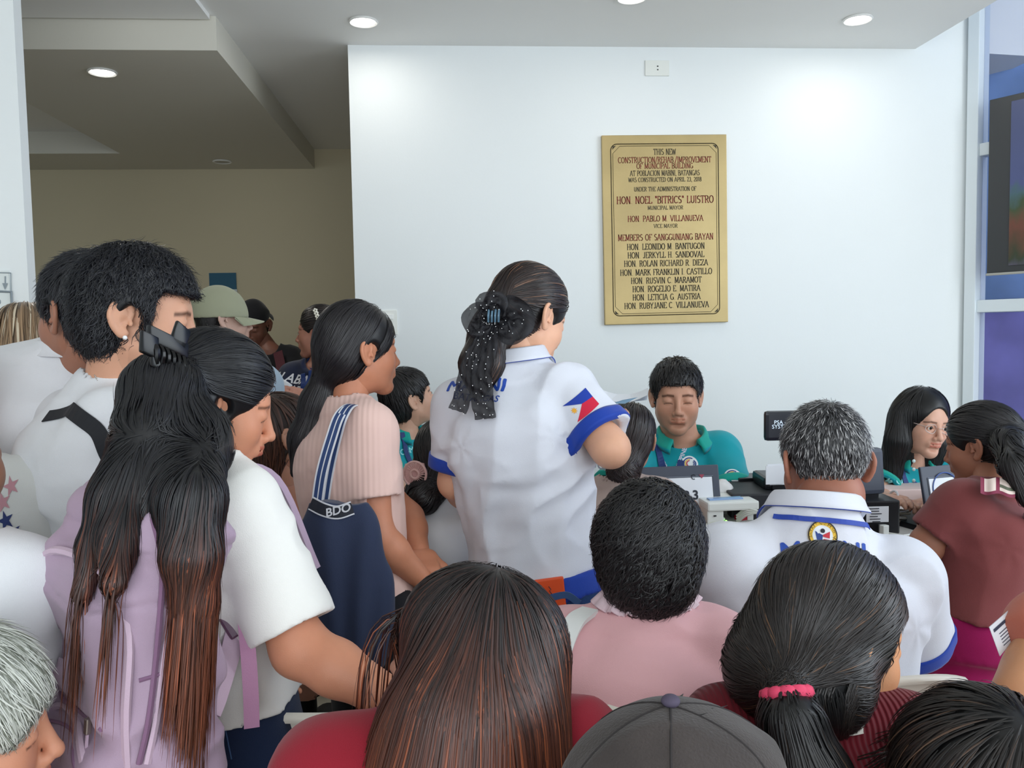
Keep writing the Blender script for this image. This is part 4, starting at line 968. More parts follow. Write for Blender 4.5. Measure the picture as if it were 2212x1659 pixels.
# teal man 1 (profile)
r = person('seated man in teal polo looking up to the right, thin moustache', (884, 866, 3.2), 66, (872, 930, 3.2), (204, 160, 136), pitch=14, hs=.92, byaw=135, sw=.185, hh=.0028, eye=.8, shirt=[TEAL, TEALC], thl=0.22, legs='sit', trousers=DARKT, shh=.006, sleeve=.8, eyelook=(.2, .3), arms=(((960, 1040, 3.2), (985, 1080, 2.95)), ((830, 1040, 3.05), (890, 1080, 2.9))), fat=.003, neck_r=.05)
r1 = r
hair(r, 'short', n=2200, L=.045, width=.0032, h=.004, thick=.013, box=((0, .105, -.060), (.080, .080, .110), .03), jit=.15, lift=.004, crown=(0, -.05, .12))
place_collar(r, [TEALC, TEAL], open_deg=26, rad=.060, fall=.030)
lanyard(r, [(868, 935, 2.85), (880, 985, 2.75), (900, 1030, 2.75)], .018, LANY); lanyard(r, [(925, 930, 2.85), (915, 985, 2.8), (902, 1030, 2.75)], .02, LANY)
put_text(r, '17th CBMS', .030, 867, 978, 2.7, plain('shirt_print', 150, 226, 230, .6), n=V(.15, -1, 0), roll=6, bold=.001)
# teal man 2 (front)
r = person('seated man in teal polo with blue lanyard facing the counter', (1461, 862, 3.0), -168, (1472, 944, 3.05), (190, 142, 118), pitch=-5, byaw=-174, sw=.195, bw=1.15, hh=.0024, hs=1.04, eye=0, shirt=[TEAL, TEALC], thl=0.22, legs='sit', trousers=DARKT, shh=.0055, sleeve=.95, sr=.082, eyelook=(0, -.5), fat=.010, neck_r=.062,
           arms=(((1580, 1075, 2.9), (1520, 1115, 2.68)), ((1320, 1065, 2.9), (1395, 1115, 2.7))))
r2 = r
hair(r, 'short', n=2600, L=.035, width=.003, h=.0035, thick=.013, box=((0, .105, -.055), (.066, .085, .118), .035), jit=.4, lift=.005)
place_collar(r, [TEALC, TEAL], open_deg=30, rad=.070, fall=.028, out=.018)
lanyard(r, [(1418, 960, 2.75), (1432, 1010, 2.7), (1448, 1040, 2.7), (1455, 1075, 2.7)], .024, LANY); lanyard(r, [(1484, 958, 2.75), (1470, 1005, 2.7), (1458, 1050, 2.7), (1455, 1075, 2.7)], .024, LANY)
LT = plain('lanyard_text', 205, 214, 232, .6)
put_text(r, 'PHILIPPINE', .021, 1470, 995, 2.6, LT, n=V(.12, -1, 0), roll=72, bold=.0006); put_text(r, 'PHILIPPINE', .021, 1432, 1000, 2.6, LT, n=V(0, -1, 0), roll=-68, bold=.0006)
def disc(n, r0, r1, a0=0, a1=360, cx=0, cy=0): 
    v = []; m_ = max(2, int(abs(r1 - r0) * 6) + 1)
    for i in range(n + 1):
        a = R(a0 + (a1 - a0) * i / n)
        for j in range(m_): rr_ = r0 + (r1 - r0) * j / (m_ - 1); v.append((cx + rr_ * math.cos(a), cy + rr_ * math.sin(a)))
    return v, [(i * m_ + j, i * m_ + j + 1, (i + 1) * m_ + j + 1, (i + 1) * m_ + j) for i in range(n) for j in range(m_ - 1)]
def emblem(r, px, py, d, rad, shapes, n, name='emblem', roll=0, Fk='Fs'):
    o = None; h_ = hit(r[Fk], px, py)
    if h_ is not None: n = nz(r[Fk].grad(h_[None], .03)[0])
    u = nz(np.cross(V(0, 0, 1), n)); v = nz(np.cross(n, u)); ca, sa = math.cos(R(roll)), math.sin(R(roll)); u, v = u * ca + v * sa, v * ca - u * sa
    for k, (vv, ff, mt) in enumerate(shapes):
        o2 = decal(r[Fk], np.array(vv) * rad, ff, P(px, py, d) if h_ is None else h_, u, v, n, mt, name if k == 0 else 'emblem_mark', o or r['root'], off=.0018 + .0006 * k); o = o or o2
EW, EN, EY, ER, EB = plain('em_white', 225, 232, 236, .6), plain('em_navy', 30, 60, 130, .6), plain('em_yellow', 232, 190, 60, .6), plain('em_red', 190, 36, 52, .6), plain('em_black', 24, 24, 30, .6)
EMB = [(*disc(28, 0, 1), EW), (*disc(20, .66, .80, 60, 250), EN), (*disc(16, .48, .60, 80, 250), EY), (*disc(14, .30, .42, 90, 260), ER), (*disc(12, .38, .52, -60, 60, .25, 0), EN), (*disc(12, .20, .30, -60, 60, .25, 0), EN)]
emblem(r, 1490, 1002, 2.55, .030, EMB, V(0, -1, 0)); emblem(r, 1583, 1028, 2.6, .030, EMB[:3], V(.5, -1, .2))
put_text(r, 'PILIGAN', .035, 1290, 1012, 2.6, LT, n=V(-.4, -1, 0), roll=-14, bold=.001)
m = MB(); m.ball(P(1455, 1080, 2.62), (.01, .004, .02), 6); m.build('badge_clip', plain('clip_grey', 160, 160, 165, .3), r['root'])
# woman with glasses
r = person('seated woman with long black hair and clear glasses in teal polo', (1990, 916, 3.02), 172, (1972, 990, 3.1), (206, 160, 138), pitch=-8, roll=-6, hs=.95, sw=.165, bw=.85, byaw=-172, fem=True, hh=.0024, eye=.22, shirt=[TEAL, TEALC], thl=0.22, legs='sit', trousers=DARKT, shh=.0055, sleeve=.6, eyelook=(-.1, -.12), neck_r=.046,
           arms=(((2060, 1080, 2.98), (2010, 1088, 2.74)), ((1895, 1080, 2.98), (1925, 1080, 2.75))), curl=.25, palm=(V(0, 0, -1), V(0, 0, -1)))
r3 = r
def side_vol(r, s, zt=-.02, zb=-.30, x0=.075, x1=.085, rr=(.035, .038, .03, .014), y=(0., -.01)):
    return ([L2W(r, (s * x0, -.02, .03)), L2W(r, (s * x1, y[0] - .0, zt - .05)), L2W(r, (s * x1, y[1], (zt + zb) / 2 - .04)), L2W(r, (s * x1 * .9, y[1] + .02, zb))], list(rr))
cr_ = L2W(r, (.01, .0, .14))
def partflow(r, cr_):
    def fl(p, N, t):
        d = p - cr_; d[:, 2] *= .2; d = d / (np.linalg.norm(d, axis=1)[:, None] + .02); h_ = (p[:, 2] - r['H'][2] - .05)
        k = np.clip(h_ / .06, 0, 1)[:, None]; return d * k + V(0, 0, -1) * (1.15 - k)
    return fl
hair(r, 'long', n=3200, L=.24, width=.0035, h=.004, thick=.012, front=(.002, .100, -.034), fr=(.060, .080, .116), ears=False, cheek=False, face=(.052, .068), vol=[side_vol(r, 1), side_vol(r, -1), ([L2W(r, (0, -.06, 0)), L2W(r, (0, -.08, -.2))], [.075, .06])], flow=partflow(r, cr_), jit=.08, lift=.003, steps=12, col=(12, 12, 15), free=.03, tip=(18, 16, 18))
place_collar(r, [TEALC, TEAL], open_deg=30, rad=.054, fall=.028)
GL_ = plain('glasses_frame', 196, 178, 172, .25); m = MB()
for s in (-1, 1):
    q = [L2W(r, (s * .033 + .023 * math.cos(a) * (1 if True else 0), .104 - .012 * abs(math.cos(a)), .004 + .017 * math.sin(a))) for a in np.linspace(0, 2 * math.pi, 25)]
    m.tube(q, .0014, n=6); m.tube([L2W(r, (s * .055, .094, .010)), L2W(r, (s * .078, .03, .012)), L2W(r, (s * .080, -.005, .006))], .0013, n=6)
m.tube([L2W(r, (-.010, .106, .008)), L2W(r, (0, .110, .010)), L2W(r, (.010, .106, .008))], .0013, n=6); gl = m.build('eyeglasses', GL_, r['root'], smooth=True)
for s in (-1, 1):
    m = MB(); q = [L2W(r, (s * .033 + .022 * math.cos(a), .104 - .012 * abs(math.cos(a)), .004 + .016 * math.sin(a))) for a in np.linspace(0, 2 * math.pi, 24, endpoint=False)]
    m.add(q, [tuple(range(24))]); m.build('lens', mat('lens_glass', (1, 1, 1), .02, trans=1, ior=1.02), gl)
lanyard(r, [(1952, 985, 2.75), (1950, 1015, 2.7), (1962, 1060, 2.68)], .018, LANY); lanyard(r, [(1996, 985, 2.75), (1992, 1010, 2.7), (1968, 1060, 2.68)], .018, LANY)
m = MB()
for y in (996, 1014, 1038): m.ball(P(1974, y, 2.735), (.006, .003, .006), 6)
m.build('shirt_buttons', plain('button', 205, 226, 224, .4), r['root'], kind='stuff')
put_text(r, '17th CBM', .032, 1935, 1040, 2.6, plain('shirt_print', 150, 226, 230, .6), n=V(0, -1, 0), bold=.001)
m = MB(); w_ = P(1928, 1081, 2.72); m.tube([w_ + V(.030 * math.cos(a) * .3, .030 * math.sin(a), .030 * math.cos(a)) for a in np.linspace(0, 6.283, 20)], .004, n=6); m.build('bracelet', plain('bracelet', 210, 210, 214, .4), r['root'], smooth=True)

# seated black-haired woman with white shirt, in front of teal man 1
r = person('seated woman in white shirt with low black bun, back to camera', (960, 1000, 2.40), 12, (945, 1075, 2.40), (150, 104, 84), fem=True, hs=.9, sw=.19, bw=1.1, hh=.005, pelvis=(955, 1400, 2.40), shirt=WHITE_T, arms=(((850, 1240, 2.25), (860, 1330, 2.4)), None), thl=0.22, legs='sit', trousers=DARKT, shh=.008, sleeve=.8, sr=.085)
hair(r, 'bun', n=1500, L=.12, width=.004, h=.005, tie=L2W(r, (-.02, -.12, -.06)), lift=.003, jit=.12, ears=False, thick=.014, vol=[([L2W(r, (-.02, -.10, -.06)), L2W(r, (-.045, -.12, -.085))], [.045, .050])])
# dark haired seated woman in front of teal man 2
r = person('seated woman in beige top with low dark bun, facing the teal man', (1362, 955, 2.6), 18, (1335, 1040, 2.55), (188, 142, 120), fem=True, hs=.86, sw=.17, hh=.005, pelvis=(1350, 1340, 2.5), shirt=BEIGE, arms=(None, ((1470, 1215, 2.35), (1482, 1330, 2.2))), thl=0.16, legs='sit', trousers=DARKT, shh=.008, sleeve=.3, sr=.06, pitch=-8)
hair(r, 'bun', n=1600, L=.14, width=.0038, h=.005, tie=L2W(r, (-.02, -.10, -.10)), lift=.002, jit=.08, ears=False, thick=.013, vol=[([L2W(r, (-.01, -.08, -.08)), L2W(r, (-.015, -.095, -.105))], [.045, .048])], tip=(46, 30, 28))

# right woman in maroon
r = person('seated woman in maroon shirt with black ponytail, elbow on the table', (2122, 968, 2.25), -36, (2140, 1056, 2.15), (160, 108, 86), fem=True, hs=.87, sw=.175, hh=.0035, byaw=-25, pelvis=(2125, 1360, 2.1), shirt=MAROON, arms=(((2005, 1175, 2.1), (2045, 1090, 2.38)), ((2260, 1250, 2.1), (2240, 1300, 2.2))), legs='sit', trousers=MAGENTA, sleeve=.80, sr=.068, curl=.6, pitch=-10, thigh=((1985, 1395, 2.35), (2020, 1440, 2.2)), shh=.006, hem=.06, waist=.14)
r4 = r
hair(r, 'tail', n=2400, L=.16, width=.0035, h=.004, tie=L2W(r, (0, -.125, .02)), lift=.003, jit=.12, thick=.012, front=(0, .10, -.035), fr=(.084, .078, .098), vol=[([L2W(r, (0, -.11, .02)), P(2178, 960, 2.12), P(2195, 1010, 2.04), P(2215, 1080, 2.0)], [.024, .032, .032, .012])], flow=lambda p, N, t, tt=L2W(r, (0, -.125, .02)), H_=r['H']: np.where((((p - tt) @ r4['HM'][:, 1]) < .0)[:, None], V(.35, -.2, -1), (tt - p) / (np.linalg.norm(tt - p, axis=1)[:, None] + .02)), grav=1)
# flowered scarf collar
m = MB()
COLS = [plain('scarf_cream', 214, 196, 186, .8), plain('scarf_wine', 120, 40, 64, .8), plain('scarf_green', 92, 96, 80, .8)]
for i in range(3):
    for j in range(7): pass
n_ = 18; vs = []; fs = []; mi = []
for i in range(n_ + 1):
    for j in range(6):
        u_i = i / n_; p = P(2118 + 75 * u_i, 1030 + 8 * u_i + j * 7.0 + 3 * math.sin(u_i * 9), 2.02 - .012 * j + .02 * u_i + .006 * math.sin(u_i * 14)); vs.append(p)
for i in range(n_):
    for j in range(5): fs.append((i * 6 + j, (i + 1) * 6 + j, (i + 1) * 6 + j + 1, i * 6 + j + 1)); mi.append(1 if (j == 4 or i in (0, 1, 8, 9)) else 2 if (j == 2 and i > 9) else 0)
mesh('collar', vs, fs, COLS, r['root'], midx=mi)

# standing woman in white polo, centre
r = person('standing woman in white polo with sheer black hair bow reading papers', (1140, 692, 2.12), 52, (1104, 815, 2.09), (224, 172, 142), pitch=-22, hs=1.0, sw=.190, bw=1.15, byaw=18, fem=True, hh=.0026, neck=(1120, 788, 2.10), pelvis=(1168, 1290, 2.11), hem=.125, waist=.11, shirt=[WHITE_P, BLUE], trousers=DENIM,
           arms=(((985, 1040, 2.16), (1030, 1100, 2.32)), ((1318, 968, 1.97), (1306, 925, 2.22))), sleeve=.80, sr=.076, wr=.009, shh=.0052, neck_r=.052, palm=(None, V(0, 0, 1)), foldax=V(.25, 0, 1), seatz=.5)
r5 = r
place_collar(r, [WHITE_P, BLUE], rad=.062, rise=.034, fall=.030, open_deg=40)
tie = L2W(r, (0, -.112, .010))
hair(r, 'tail', n=3800, L=.17, width=.0028, h=.0035, tie=tie, lift=.0015, jit=.05, thick=.013, front=(0, .10, -.035), fr=(.086, .074, .098), steps=10, tip=(52, 38, 34), streak=((126, 92, 72), .07, .1),
     vol=[([L2W(r, (0, -.105, .008)), P(1062, 720, 2.08), P(1040, 790, 2.03), P(1035, 850, 2.02)], [.030, .048, .046, .016])], flow=lambda p, N, t, tt=tie: np.where((((p - tt) @ r5['HM'][:, 1]) < .004)[:, None], V(-.1, -.05, -1), (tt - p) / (np.linalg.norm(tt - p, axis=1)[:, None] + .02)))
# blue hem band, pocket and phone
Fs = r['Fs']
Ft = r['Ft']
hb = Fld(r['Pm'] - .32, r['Pm'] + .32, .006)
hb.loft(r['Pm'], r['R'], r['F'], r['U'], r['L'], TS, np.array(HW) * .190 / .185, np.array(HD) * 1.15, CYB, .05, .15, off=.006); hb.wrinkle(folds(r['U'], .004), .006)
v, q = hb.nets(); mesh('hem_band', v, q, BLUE, r['root'])
PT = plain('back_print', 34, 74, 168, .6)
put_text(r, 'MABINI', .050, 1030, 836, 1.9, PT, n=V(-.1, -1, 0), bold=.0003); put_text(r, 'BATANGAS', .026, 1030, 861, 1.9, PT, n=V(-.1, -1, 0), bold=.0003)
# flag on the sleeve
S0, E_, W_ = r['arms'][1]; ax = nz(E_ - S0); nf = nz(V(.25, -1, .15)); nf = nz(nf - ax * (nf @ ax)); uu = np.cross(nf, ax); uu = uu if uu[2] > 0 else -uu
def flagpoly(poly, n=8):
    bm = bmesh.new(); bm.faces.new([bm.verts.new((x, y, 0)) for x, y in poly]); bmesh.ops.triangulate(bm, faces=bm.faces[:])
    for _ in range(3): bmesh.ops.subdivide_edges(bm, edges=bm.edges[:], cuts=1, use_grid_fill=True); bmesh.ops.triangulate(bm, faces=bm.faces[:])
    bm.verts.index_update(); v = [tuple(x.co)[:2] for x in bm.verts]; f = [tuple(x.index for x in fa.verts) for fa in bm.faces]; bm.free(); return v, f
og = hit(Fs, 1262, 888)
FB, FR, FY = plain('flag_blue', 24, 58, 160, .6), plain('flag_red', 204, 28, 62, .6), plain('flag_sun', 240, 176, 60, .6)
def wp2(px, py):   # picture offsets to sleeve plane coordinates
    q = on_plane(px, py, og, nz(V(0, -1, 0))); return q - og
base = None
fo = empty
def sleeve_decal(pxpts, mt, nm, off=.0015, par=None):
    v, f = flagpoly([( (wp2(*p))[0], (wp2(*p))[2]) for p in pxpts]); return decal(Fs, v, f, og, V(1, 0, 0), V(0, 0, 1), V(0, -1, 0), mt, nm, par or r5['root'], off=off, dist=.08)
f0 = sleeve_decal([(1219, 880), (1271, 840), (1284, 858), (1259, 873)], FB, 'flag_patch'); sleeve_decal([(1259, 873), (1284, 858), (1296, 873), (1247, 912)], FR, 'red_field', par=f0)
sun = [(1242 + (7.5 if k % 2 == 0 else 3.6) * math.cos(k * math.pi / 8), 888 + (7.5 if k % 2 == 0 else 3.6) * math.sin(k * math.pi / 8)) for k in range(16)]; sleeve_decal(sun, FY, 'flag_sun', par=f0)

# the standing woman in pale pink
r = person('standing woman in pale pink ribbed top with low ponytail', (776, 764, 2.05), 60, (748, 878, 2.03), (196, 132, 102), hs=.91, sw=.152, bw=1.0, byaw=55, fem=True, hh=.0026, pelvis=(790, 1290, 2.05), shirt=PINKR, trousers=DARKT, hem=-.12,
           arms=(((880, 1120, 2.2), (905, 1190, 2.08)), ((812, 1160, 1.93), (905, 1245, 1.98))), sleeve=.62, sr=.068, neck_r=.050, shh=.0055, wr=.004, foldax=V(0, 0, 1), palm=(V(0, 0, -1), V(0, 0, -1)))
r6 = r
tie = P(703, 818, 2.03)
hair(r, 'tail', n=3600, L=.18, width=.0028, h=.0035, tie=tie, lift=.0012, jit=.05, thick=.013, steps=10, front=(0, .098, -.036), fr=(.086, .074, .098), tip=(26, 22, 26),
     vol=[([L2W(r, (0, -.065, -.01)), tie], [.050, .020], .04), ([tie, P(688, 870, 2.03), P(662, 950, 2.02), P(638, 1020, 2.0)], [.020, .036, .036, .008])], flow=lambda p, N, t, tt=tie: np.where(((p[:, 2] < tt[2] + .004))[:, None], V(-.35, -.1, -1), (tt - p) / (np.linalg.norm(tt - p, axis=1)[:, None] + .02)), grav=0, col=(20, 18, 22))
m = MB(); tn = nz(P(703, 818, 2.03) - P(688, 870, 2.03)); a_ = nz(np.cross(tn, V(0, 1, 0))); b2 = np.cross(tn, a_)
m.tube([tie + (a_ * math.cos(t) + b2 * math.sin(t)) * .028 for t in np.linspace(0, 6.283, 24)], .0055, n=8); m.build('hair_tie', plain('mint_tie', 160, 226, 196, .6), r['root'], smooth=True)

# grey haired man in white polo, seated
r = person('seated man with grey cropped hair in white polo with blue lanyard', (1781, 1012, 1.76), 3, (1757, 1172, 1.72), (158, 104, 84), hs=1.02, sw=.232, bw=1.2, byaw=2, hh=.0032, neck=(1762, 1106, 1.73), pelvis=(1750, 1580, 1.66), shirt=[WHITE_P, BLUE], trousers=DARKT, thl=0.32, legs='sit', pitch=-14,
           arms=(((1560, 1330, 1.80), (1600, 1440, 2.0)), ((1950, 1400, 1.80), (1935, 1500, 1.95))), sleeve=.88, sr=.098, wr=.007, shh=.0055, neck_r=.064, foldax=V(0, .2, 1))
r7 = r
hair(r, 'short', n=9000, L=.018, width=.0012, h=.0035, thick=.007, front=(0, .10, -.035), fr=(.088, .078, .098), jit=.35, lift=.004, crown=(0, -.06, .115), col=(34, 34, 36), tip=(96, 96, 98), streak=((196, 196, 196), .20, .2), var=.5, steps=4, nape=False, basemul=.6)
place_collar(r, [WHITE_P, BLUE], rad=.078, rise=.030, fall=.030, open_deg=40, out=.016)
lanyard(r, [(1672, 1117, 1.66), (1760, 1122, 1.62), (1840, 1130, 1.62), (1884, 1137, 1.66)], .010, plain('lany_blue2', 36, 66, 160, .6), off=.006)
emblem(r, 1777, 1157, 1.5, .028, [(*disc(40, .0, 1.0), EY), (*disc(32, 0, .70), EW), ([(-.52, .28), (0, .02), (-.08, -.62), (-.42, -.3)], [(0, 1, 2, 3)], EN), ([(0, .02), (.50, .28), (.46, -.2), (.02, -.1)], [(0, 1, 2, 3)], ER), ([(.02, -.25), (.44, -.30), (.0, -.62)], [(0, 1, 2)], ER), (*disc(10, 0, .16, 0, 360, 0, .3), EB), (*disc(40, .92, 1.0), EB)], V(0, -1, 0))
t, f = text2d('BAYAN NG MABINI', .26, sub=0)
w_ = t[:, 0].max() - t[:, 0].min(); th = t[:, 0] / w_ * R(-210) + R(90); rr = .83 + t[:, 1]; emblem(r, 1777, 1157, 1.5, .028, [(np.stack([rr * np.cos(th), rr * np.sin(th)], 1), f, EB)], V(0, -1, 0), name='seal_lettering')
put_text(r, 'MABINI', .052, 1785, 1190, 1.5, PT, n=V(0, -1, 0), bold=.0008)

# man with his back turned on the far left, looking left
r = person('older man in white polo on the far left, looking away to the left', (188, 690, 1.74), -58, (100, 775, 1.80), (166, 116, 94), byaw=-8, sw=.21, bw=1.15, hh=.0034, pelvis=(80, 1350, 1.8), shirt=[WHITE_T, WHITE_T], trousers=DARKT, arms=(((-110, 1060, 1.8), (-90, 1200, 1.9)), ((205, 1080, 1.8), (190, 1240, 1.9))), sleeve=.85, sr=.09, shh=.006, neck_r=.060, wr=.006, neck=(170, 775, 1.79))
hair(r, 'short', n=5000, L=.032, width=.0018, h=.004, thick=.012, front=(0, .105, -.035), fr=(.088, .078, .098), jit=.35, lift=.006, col=(20, 22, 28), tip=(40, 40, 46))
place_collar(r, [WHITE_T, WHITE_T], rad=.070, rise=.026, fall=.03, open_deg=40)
# young man with wavy black hair
r = person('young man with wavy black hair, earring and white v-neck shirt', (298, 696, 1.60), 80, (205, 850, 1.62), (208, 156, 128), byaw=52, pitch=-8, sw=.185, bw=1.0, hh=.0026, eye=0, pelvis=(200, 1400, 1.62), shirt=WHITE_T, trousers=DARKT, arms=(((330, 1120, 1.75), (360, 1200, 1.6)), ((140, 1130, 1.54), (150, 1290, 1.6))), sleeve=.80, sr=.078, shh=.006, neck_r=.056, vneck=.05, neck=(245, 835, 1.62), eyelook=(0, -.5))
r8 = r
hair(r, 'short', n=7500, L=.050, width=.0018, h=.0035, thick=.018, box=((0, .112, -.055), (.1, .078, .122), .03), jit=.5, lift=.009, col=(14, 15, 20), tip=(24, 26, 34), curl=(9, .0035), steps=8, crown=(0, -.04, .13))
m = MB(); m.ball(L2W(r, (.086, -.004, -.030)), .0042, 8); m.build('stud_earring', plain('stud_white', 235, 235, 235, .1), r['root'], smooth=True)
lanyard(r, [(235, 985, 1.50), (205, 925, 1.50), (150, 885, 1.52), (100, 900, 1.56)], .028, STRAPM, name='bag_strap', off=.003)
m = MB(); q = catmull([P(200, 800, 1.56), P(215, 830, 1.545), P(236, 856, 1.54)], 10); 
for a_, b2 in zip(q[:-1], q[1:]): m.ball((a_ + b2) / 2, .0016, 5)
m.build('necklace', plain('silver', 200, 196, 190, .2, metal=1), r['root'], smooth=True)
# fair haired person peeping behind
r = person('person with fair straight hair at the left edge, mostly hidden', (60, 765, 2.25), -20, (40, 890, 2.3), (190, 140, 120), fem=True, hh=.006, shirt=cloth('coral', 190, 110, 90), trousers=DARKT, shh=.01)
hair(r, 'long', n=1400, L=.2, width=.004, h=.005, down=True, jit=.05, vol=[([L2W(r, (0, -.05, 0)), L2W(r, (0, -.08, -.16))], [.085, .07])], ears=False, col=(120, 98, 76), tip=(150, 122, 92), streak=((205, 190, 165), .15, .5), flow=partflow(r, L2W(r, (.0, .03, .14))))

# seated woman with short black curly hair, pink shirt
r = person('seated person with short wavy black hair and pink shirt with ruffled collar', (1402, 1222, 1.40), 14, (1382, 1338, 1.38), (196, 146, 118), hs=.93, sw=.182, bw=1.1, byaw=6, fem=True, hh=.0034, pelvis=(1395, 1960, 1.34), shirt=PINKS, trousers=DARKT, thl=0.25, legs='sit', pitch=-10, arms=(((1240, 1690, 1.40), (1290, 1780, 1.6)), ((1545, 1690, 1.4), (1500, 1780, 1.6))), sleeve=.85, sr=.078, wr=.006, shh=.0055, neck=(1395, 1330, 1.39), foldax=V(.8, 0, -.4), neck_r=.052)
r9 = r
hair(r, 'short', n=7000, L=.075, width=.0026, h=.0035, thick=.021, front=(0, .11, -.045), fr=(.080, .078, .098), jit=.5, lift=.004, curl=(8, .007), col=(14, 14, 16), tip=(30, 28, 30), steps=8, ears=False, crown=(0.01, -.03, .13))
# ruffled collar
vs = []; fs = []; n_ = 70; COLP = mat('collar_print', rgb(232, 208, 216), .8, var=.12, vscale=60)
for i in range(n_ + 1):
    a = R(200 - 220 * i / n_) if False else R(-20 + 220 * i / n_); dr = V(math.cos(a), -math.sin(a) * .8, 0); wv = .004 * math.sin(i * .9) + .003 * math.sin(i * 2.3)
    for j, (o_, z_) in enumerate(((.052, .030), (.060, .034), (.072 + wv, .020), (.088 + wv, .002 + wv), (.087 + wv, -.001 + wv), (.060, .012))): vs.append(r['nb'] + V(0, 0, .026) + dr * o_ + V(0, 0, z_ - .004))
fs = [(i * 6 + j, i * 6 + (j + 1) % 6, (i + 1) * 6 + (j + 1) % 6, (i + 1) * 6 + j) for i in range(n_) for j in range(6)]
mesh('collar', vs, fs, COLP, r['root'])
m = MB(); m.ribbon([P(1200, 1490, 1.27), P(1213, 1410, 1.29), P(1240, 1345, 1.33), P(1275, 1318, 1.37)], np.array([nz((-.4, -1, .1)), nz((-.2, -1, .4)), nz((-.1, -.6, 1)), V(0, 0, 1)]), .030, th=.004); m.build('bag_strap', plain('white_strap', 226, 228, 226, .6), r['root'], smooth=True)
m = MB(); m.ribbon([P(1185, 1440, 1.36), P(1195, 1375, 1.39), P(1225, 1335, 1.43)], np.array([nz((-.4, -1, .1)), nz((-.2, -1, .4)), nz((-.1, -.6, 1))]), .030, th=.004); m.build('bag_strap', plain('white_strap', 226, 228, 226, .6), r['root'], smooth=True)

# ---------------------------------------------------------------- the near row
# backpack (worn, but a thing of its own)
bpR, bpF = V(math.cos(R(42)), -math.sin(R(42)), 0), V(math.sin(R(42)), math.cos(R(42)), 0)
LIL = cloth('lilac_nylon', 170, 148, 168, .65, bump=.3, bscale=900, var=.04, vscale=6); LILD = cloth('lilac_dark', 128, 96, 124, .7); LILL = cloth('lilac_light', 196, 172, 190, .6)
tl = V(.12, -.02, 1.); bU = nz(tl); bF = nz(bpF - bU * (bpF @ bU)); bR = np.cross(bF, bU); BMx = np.stack([bR, bF, bU], 1)
bc = P(292, 1435, 1.20)
bag = empty('backpack', V(bc[0], bc[1], bc[2] - .27), 'lilac backpack with front pockets and triangle zip pulls on the young woman', 'backpack')
FB_ = Fld(bc - V(.30, .30, .34), bc + V(.32, .32, .36), .0045)
def bl(x, y, z): return bc + BMx @ V(x, y, z)
FB_.rbox(bl(0, 0, 0), V(.145, .062, .265), BMx, r=.05, k=0)
FB_.rbox(bl(0, -.055, -.03), V(.134, .036, .215), BMx, r=.04, k=.012)
FB_.rbox(bl(-.0, -.082, -.155), V(.118, .034, .100), BMx, r=.030, k=.008)
FB_.rbox(bl(0, -.082, .045), V(.116, .022, .085), BMx, r=.022, k=.008)
for s in (-1, 1): FB_.rbox(bl(s * .145, .0, -.15), V(.030, .055, .115), BMx, r=.03, k=.012)
def seamfn(p):
    q = (p - bc) @ BMx; g = 0
    g = g + .004 * np.exp(-((q[:, 2] - (.135 - .02 * np.cos(q[:, 0] * 14))) / .0035) ** 2)
    g = g + .003 * np.exp(-((q[:, 2] - .20) / .003) ** 2) + .004 * np.exp(-((q[:, 1] + .035) / .0035) ** 2)
    return g
FB_.wrinkle(seamfn, .006); FB_.wrinkle(folds(bU, .013, freq=10, stretch=.5, seed=9), .016); FB_.wrinkle(folds(bR, .005, freq=16, stretch=.4, seed=4), .010)
v, q = FB_.nets(); mesh('shell', v, q, LIL, bag)
def onbag(x, z, y=-.2):
    p = bl(x, y, z)[None]
    for _ in range(50): f = FB_.sample(p); p = p + bF * np.clip(f, -.01, .02)[:, None] * .8
    return p[0]
def piping(pts, rad, name, matl):
    m = MB(); m.tube(catmull([onbag(*a) for a in pts], 5), rad, n=6); return m.build(name, matl, bag, smooth=True)
piping([(-.112, -.24), (-.112, -.12), (-.07, -.065), (.0, -.055), (.07, -.065), (.112, -.12), (.112, -.24)], .0055, 'piping', LILL)
piping([(-.104, -.24), (-.104, -.125), (-.065, -.077), (.0, -.067), (.065, -.077), (.104, -.125), (.104, -.24)], .0025, 'zipper', LILD)
piping([(-.125, -.03), (-.06, -.045), (.0, -.04), (.06, -.035), (.110, -.02)], .0035, 'zipper', LILD)
piping([(-.130, -.02), (-.12, .10), (-.08, .16), (.0, .172), (.08, .16), (.12, .10), (.130, -.02), (.135, -.2)], .006, 'piping', LILL)
MET = plain('zip_metal', 150, 140, 136, .3, metal=.8)
for (x, z) in ((.070, -.032), (.108, -.16), (.02, -.25)):
    p = onbag(x, z) - bF * .008; root_ = MB(); root_.box(p, V(.004, .004, .011), BMx, bev=.002); o = root_.build('zip_slider', MET, bag)
    m = MB(); m.tube([p - bU * .01, p - bU * .035], .002, n=5); c0 = p - bU * .055 - bF * .003
    m.tube([c0 + bU * .020, c0 - bU * .014 - bR * .018, c0 - bU * .014 + bR * .018, c0 + bU * .020], .0042, n=6); m.tube([c0 - bU * .002 - bR * .008, c0 - bU * .002 + bR * .008], .0028, n=5); m.build('zip_pull', LILL, o, smooth=True)
def bagline(pts, rad, name, matl):   # a line on the side panel
    q = []
    for (px, py) in pts:
        h_ = hit(FB_, px, py)
        if h_ is not None: q.append(h_)
    if len(q) > 2: m = MB(); m.tube(catmull(q, 5), rad, n=6); return m.build(name, matl, bag, smooth=True)
bagline([(330, 1120), (350, 1220), (345, 1330), (335, 1440), (320, 1560), (300, 1650)], .004, 'zipper', LILD)
bagline([(350, 1110), (372, 1220), (368, 1330), (352, 1450), (336, 1560), (318, 1650)], .005, 'piping', LILL)
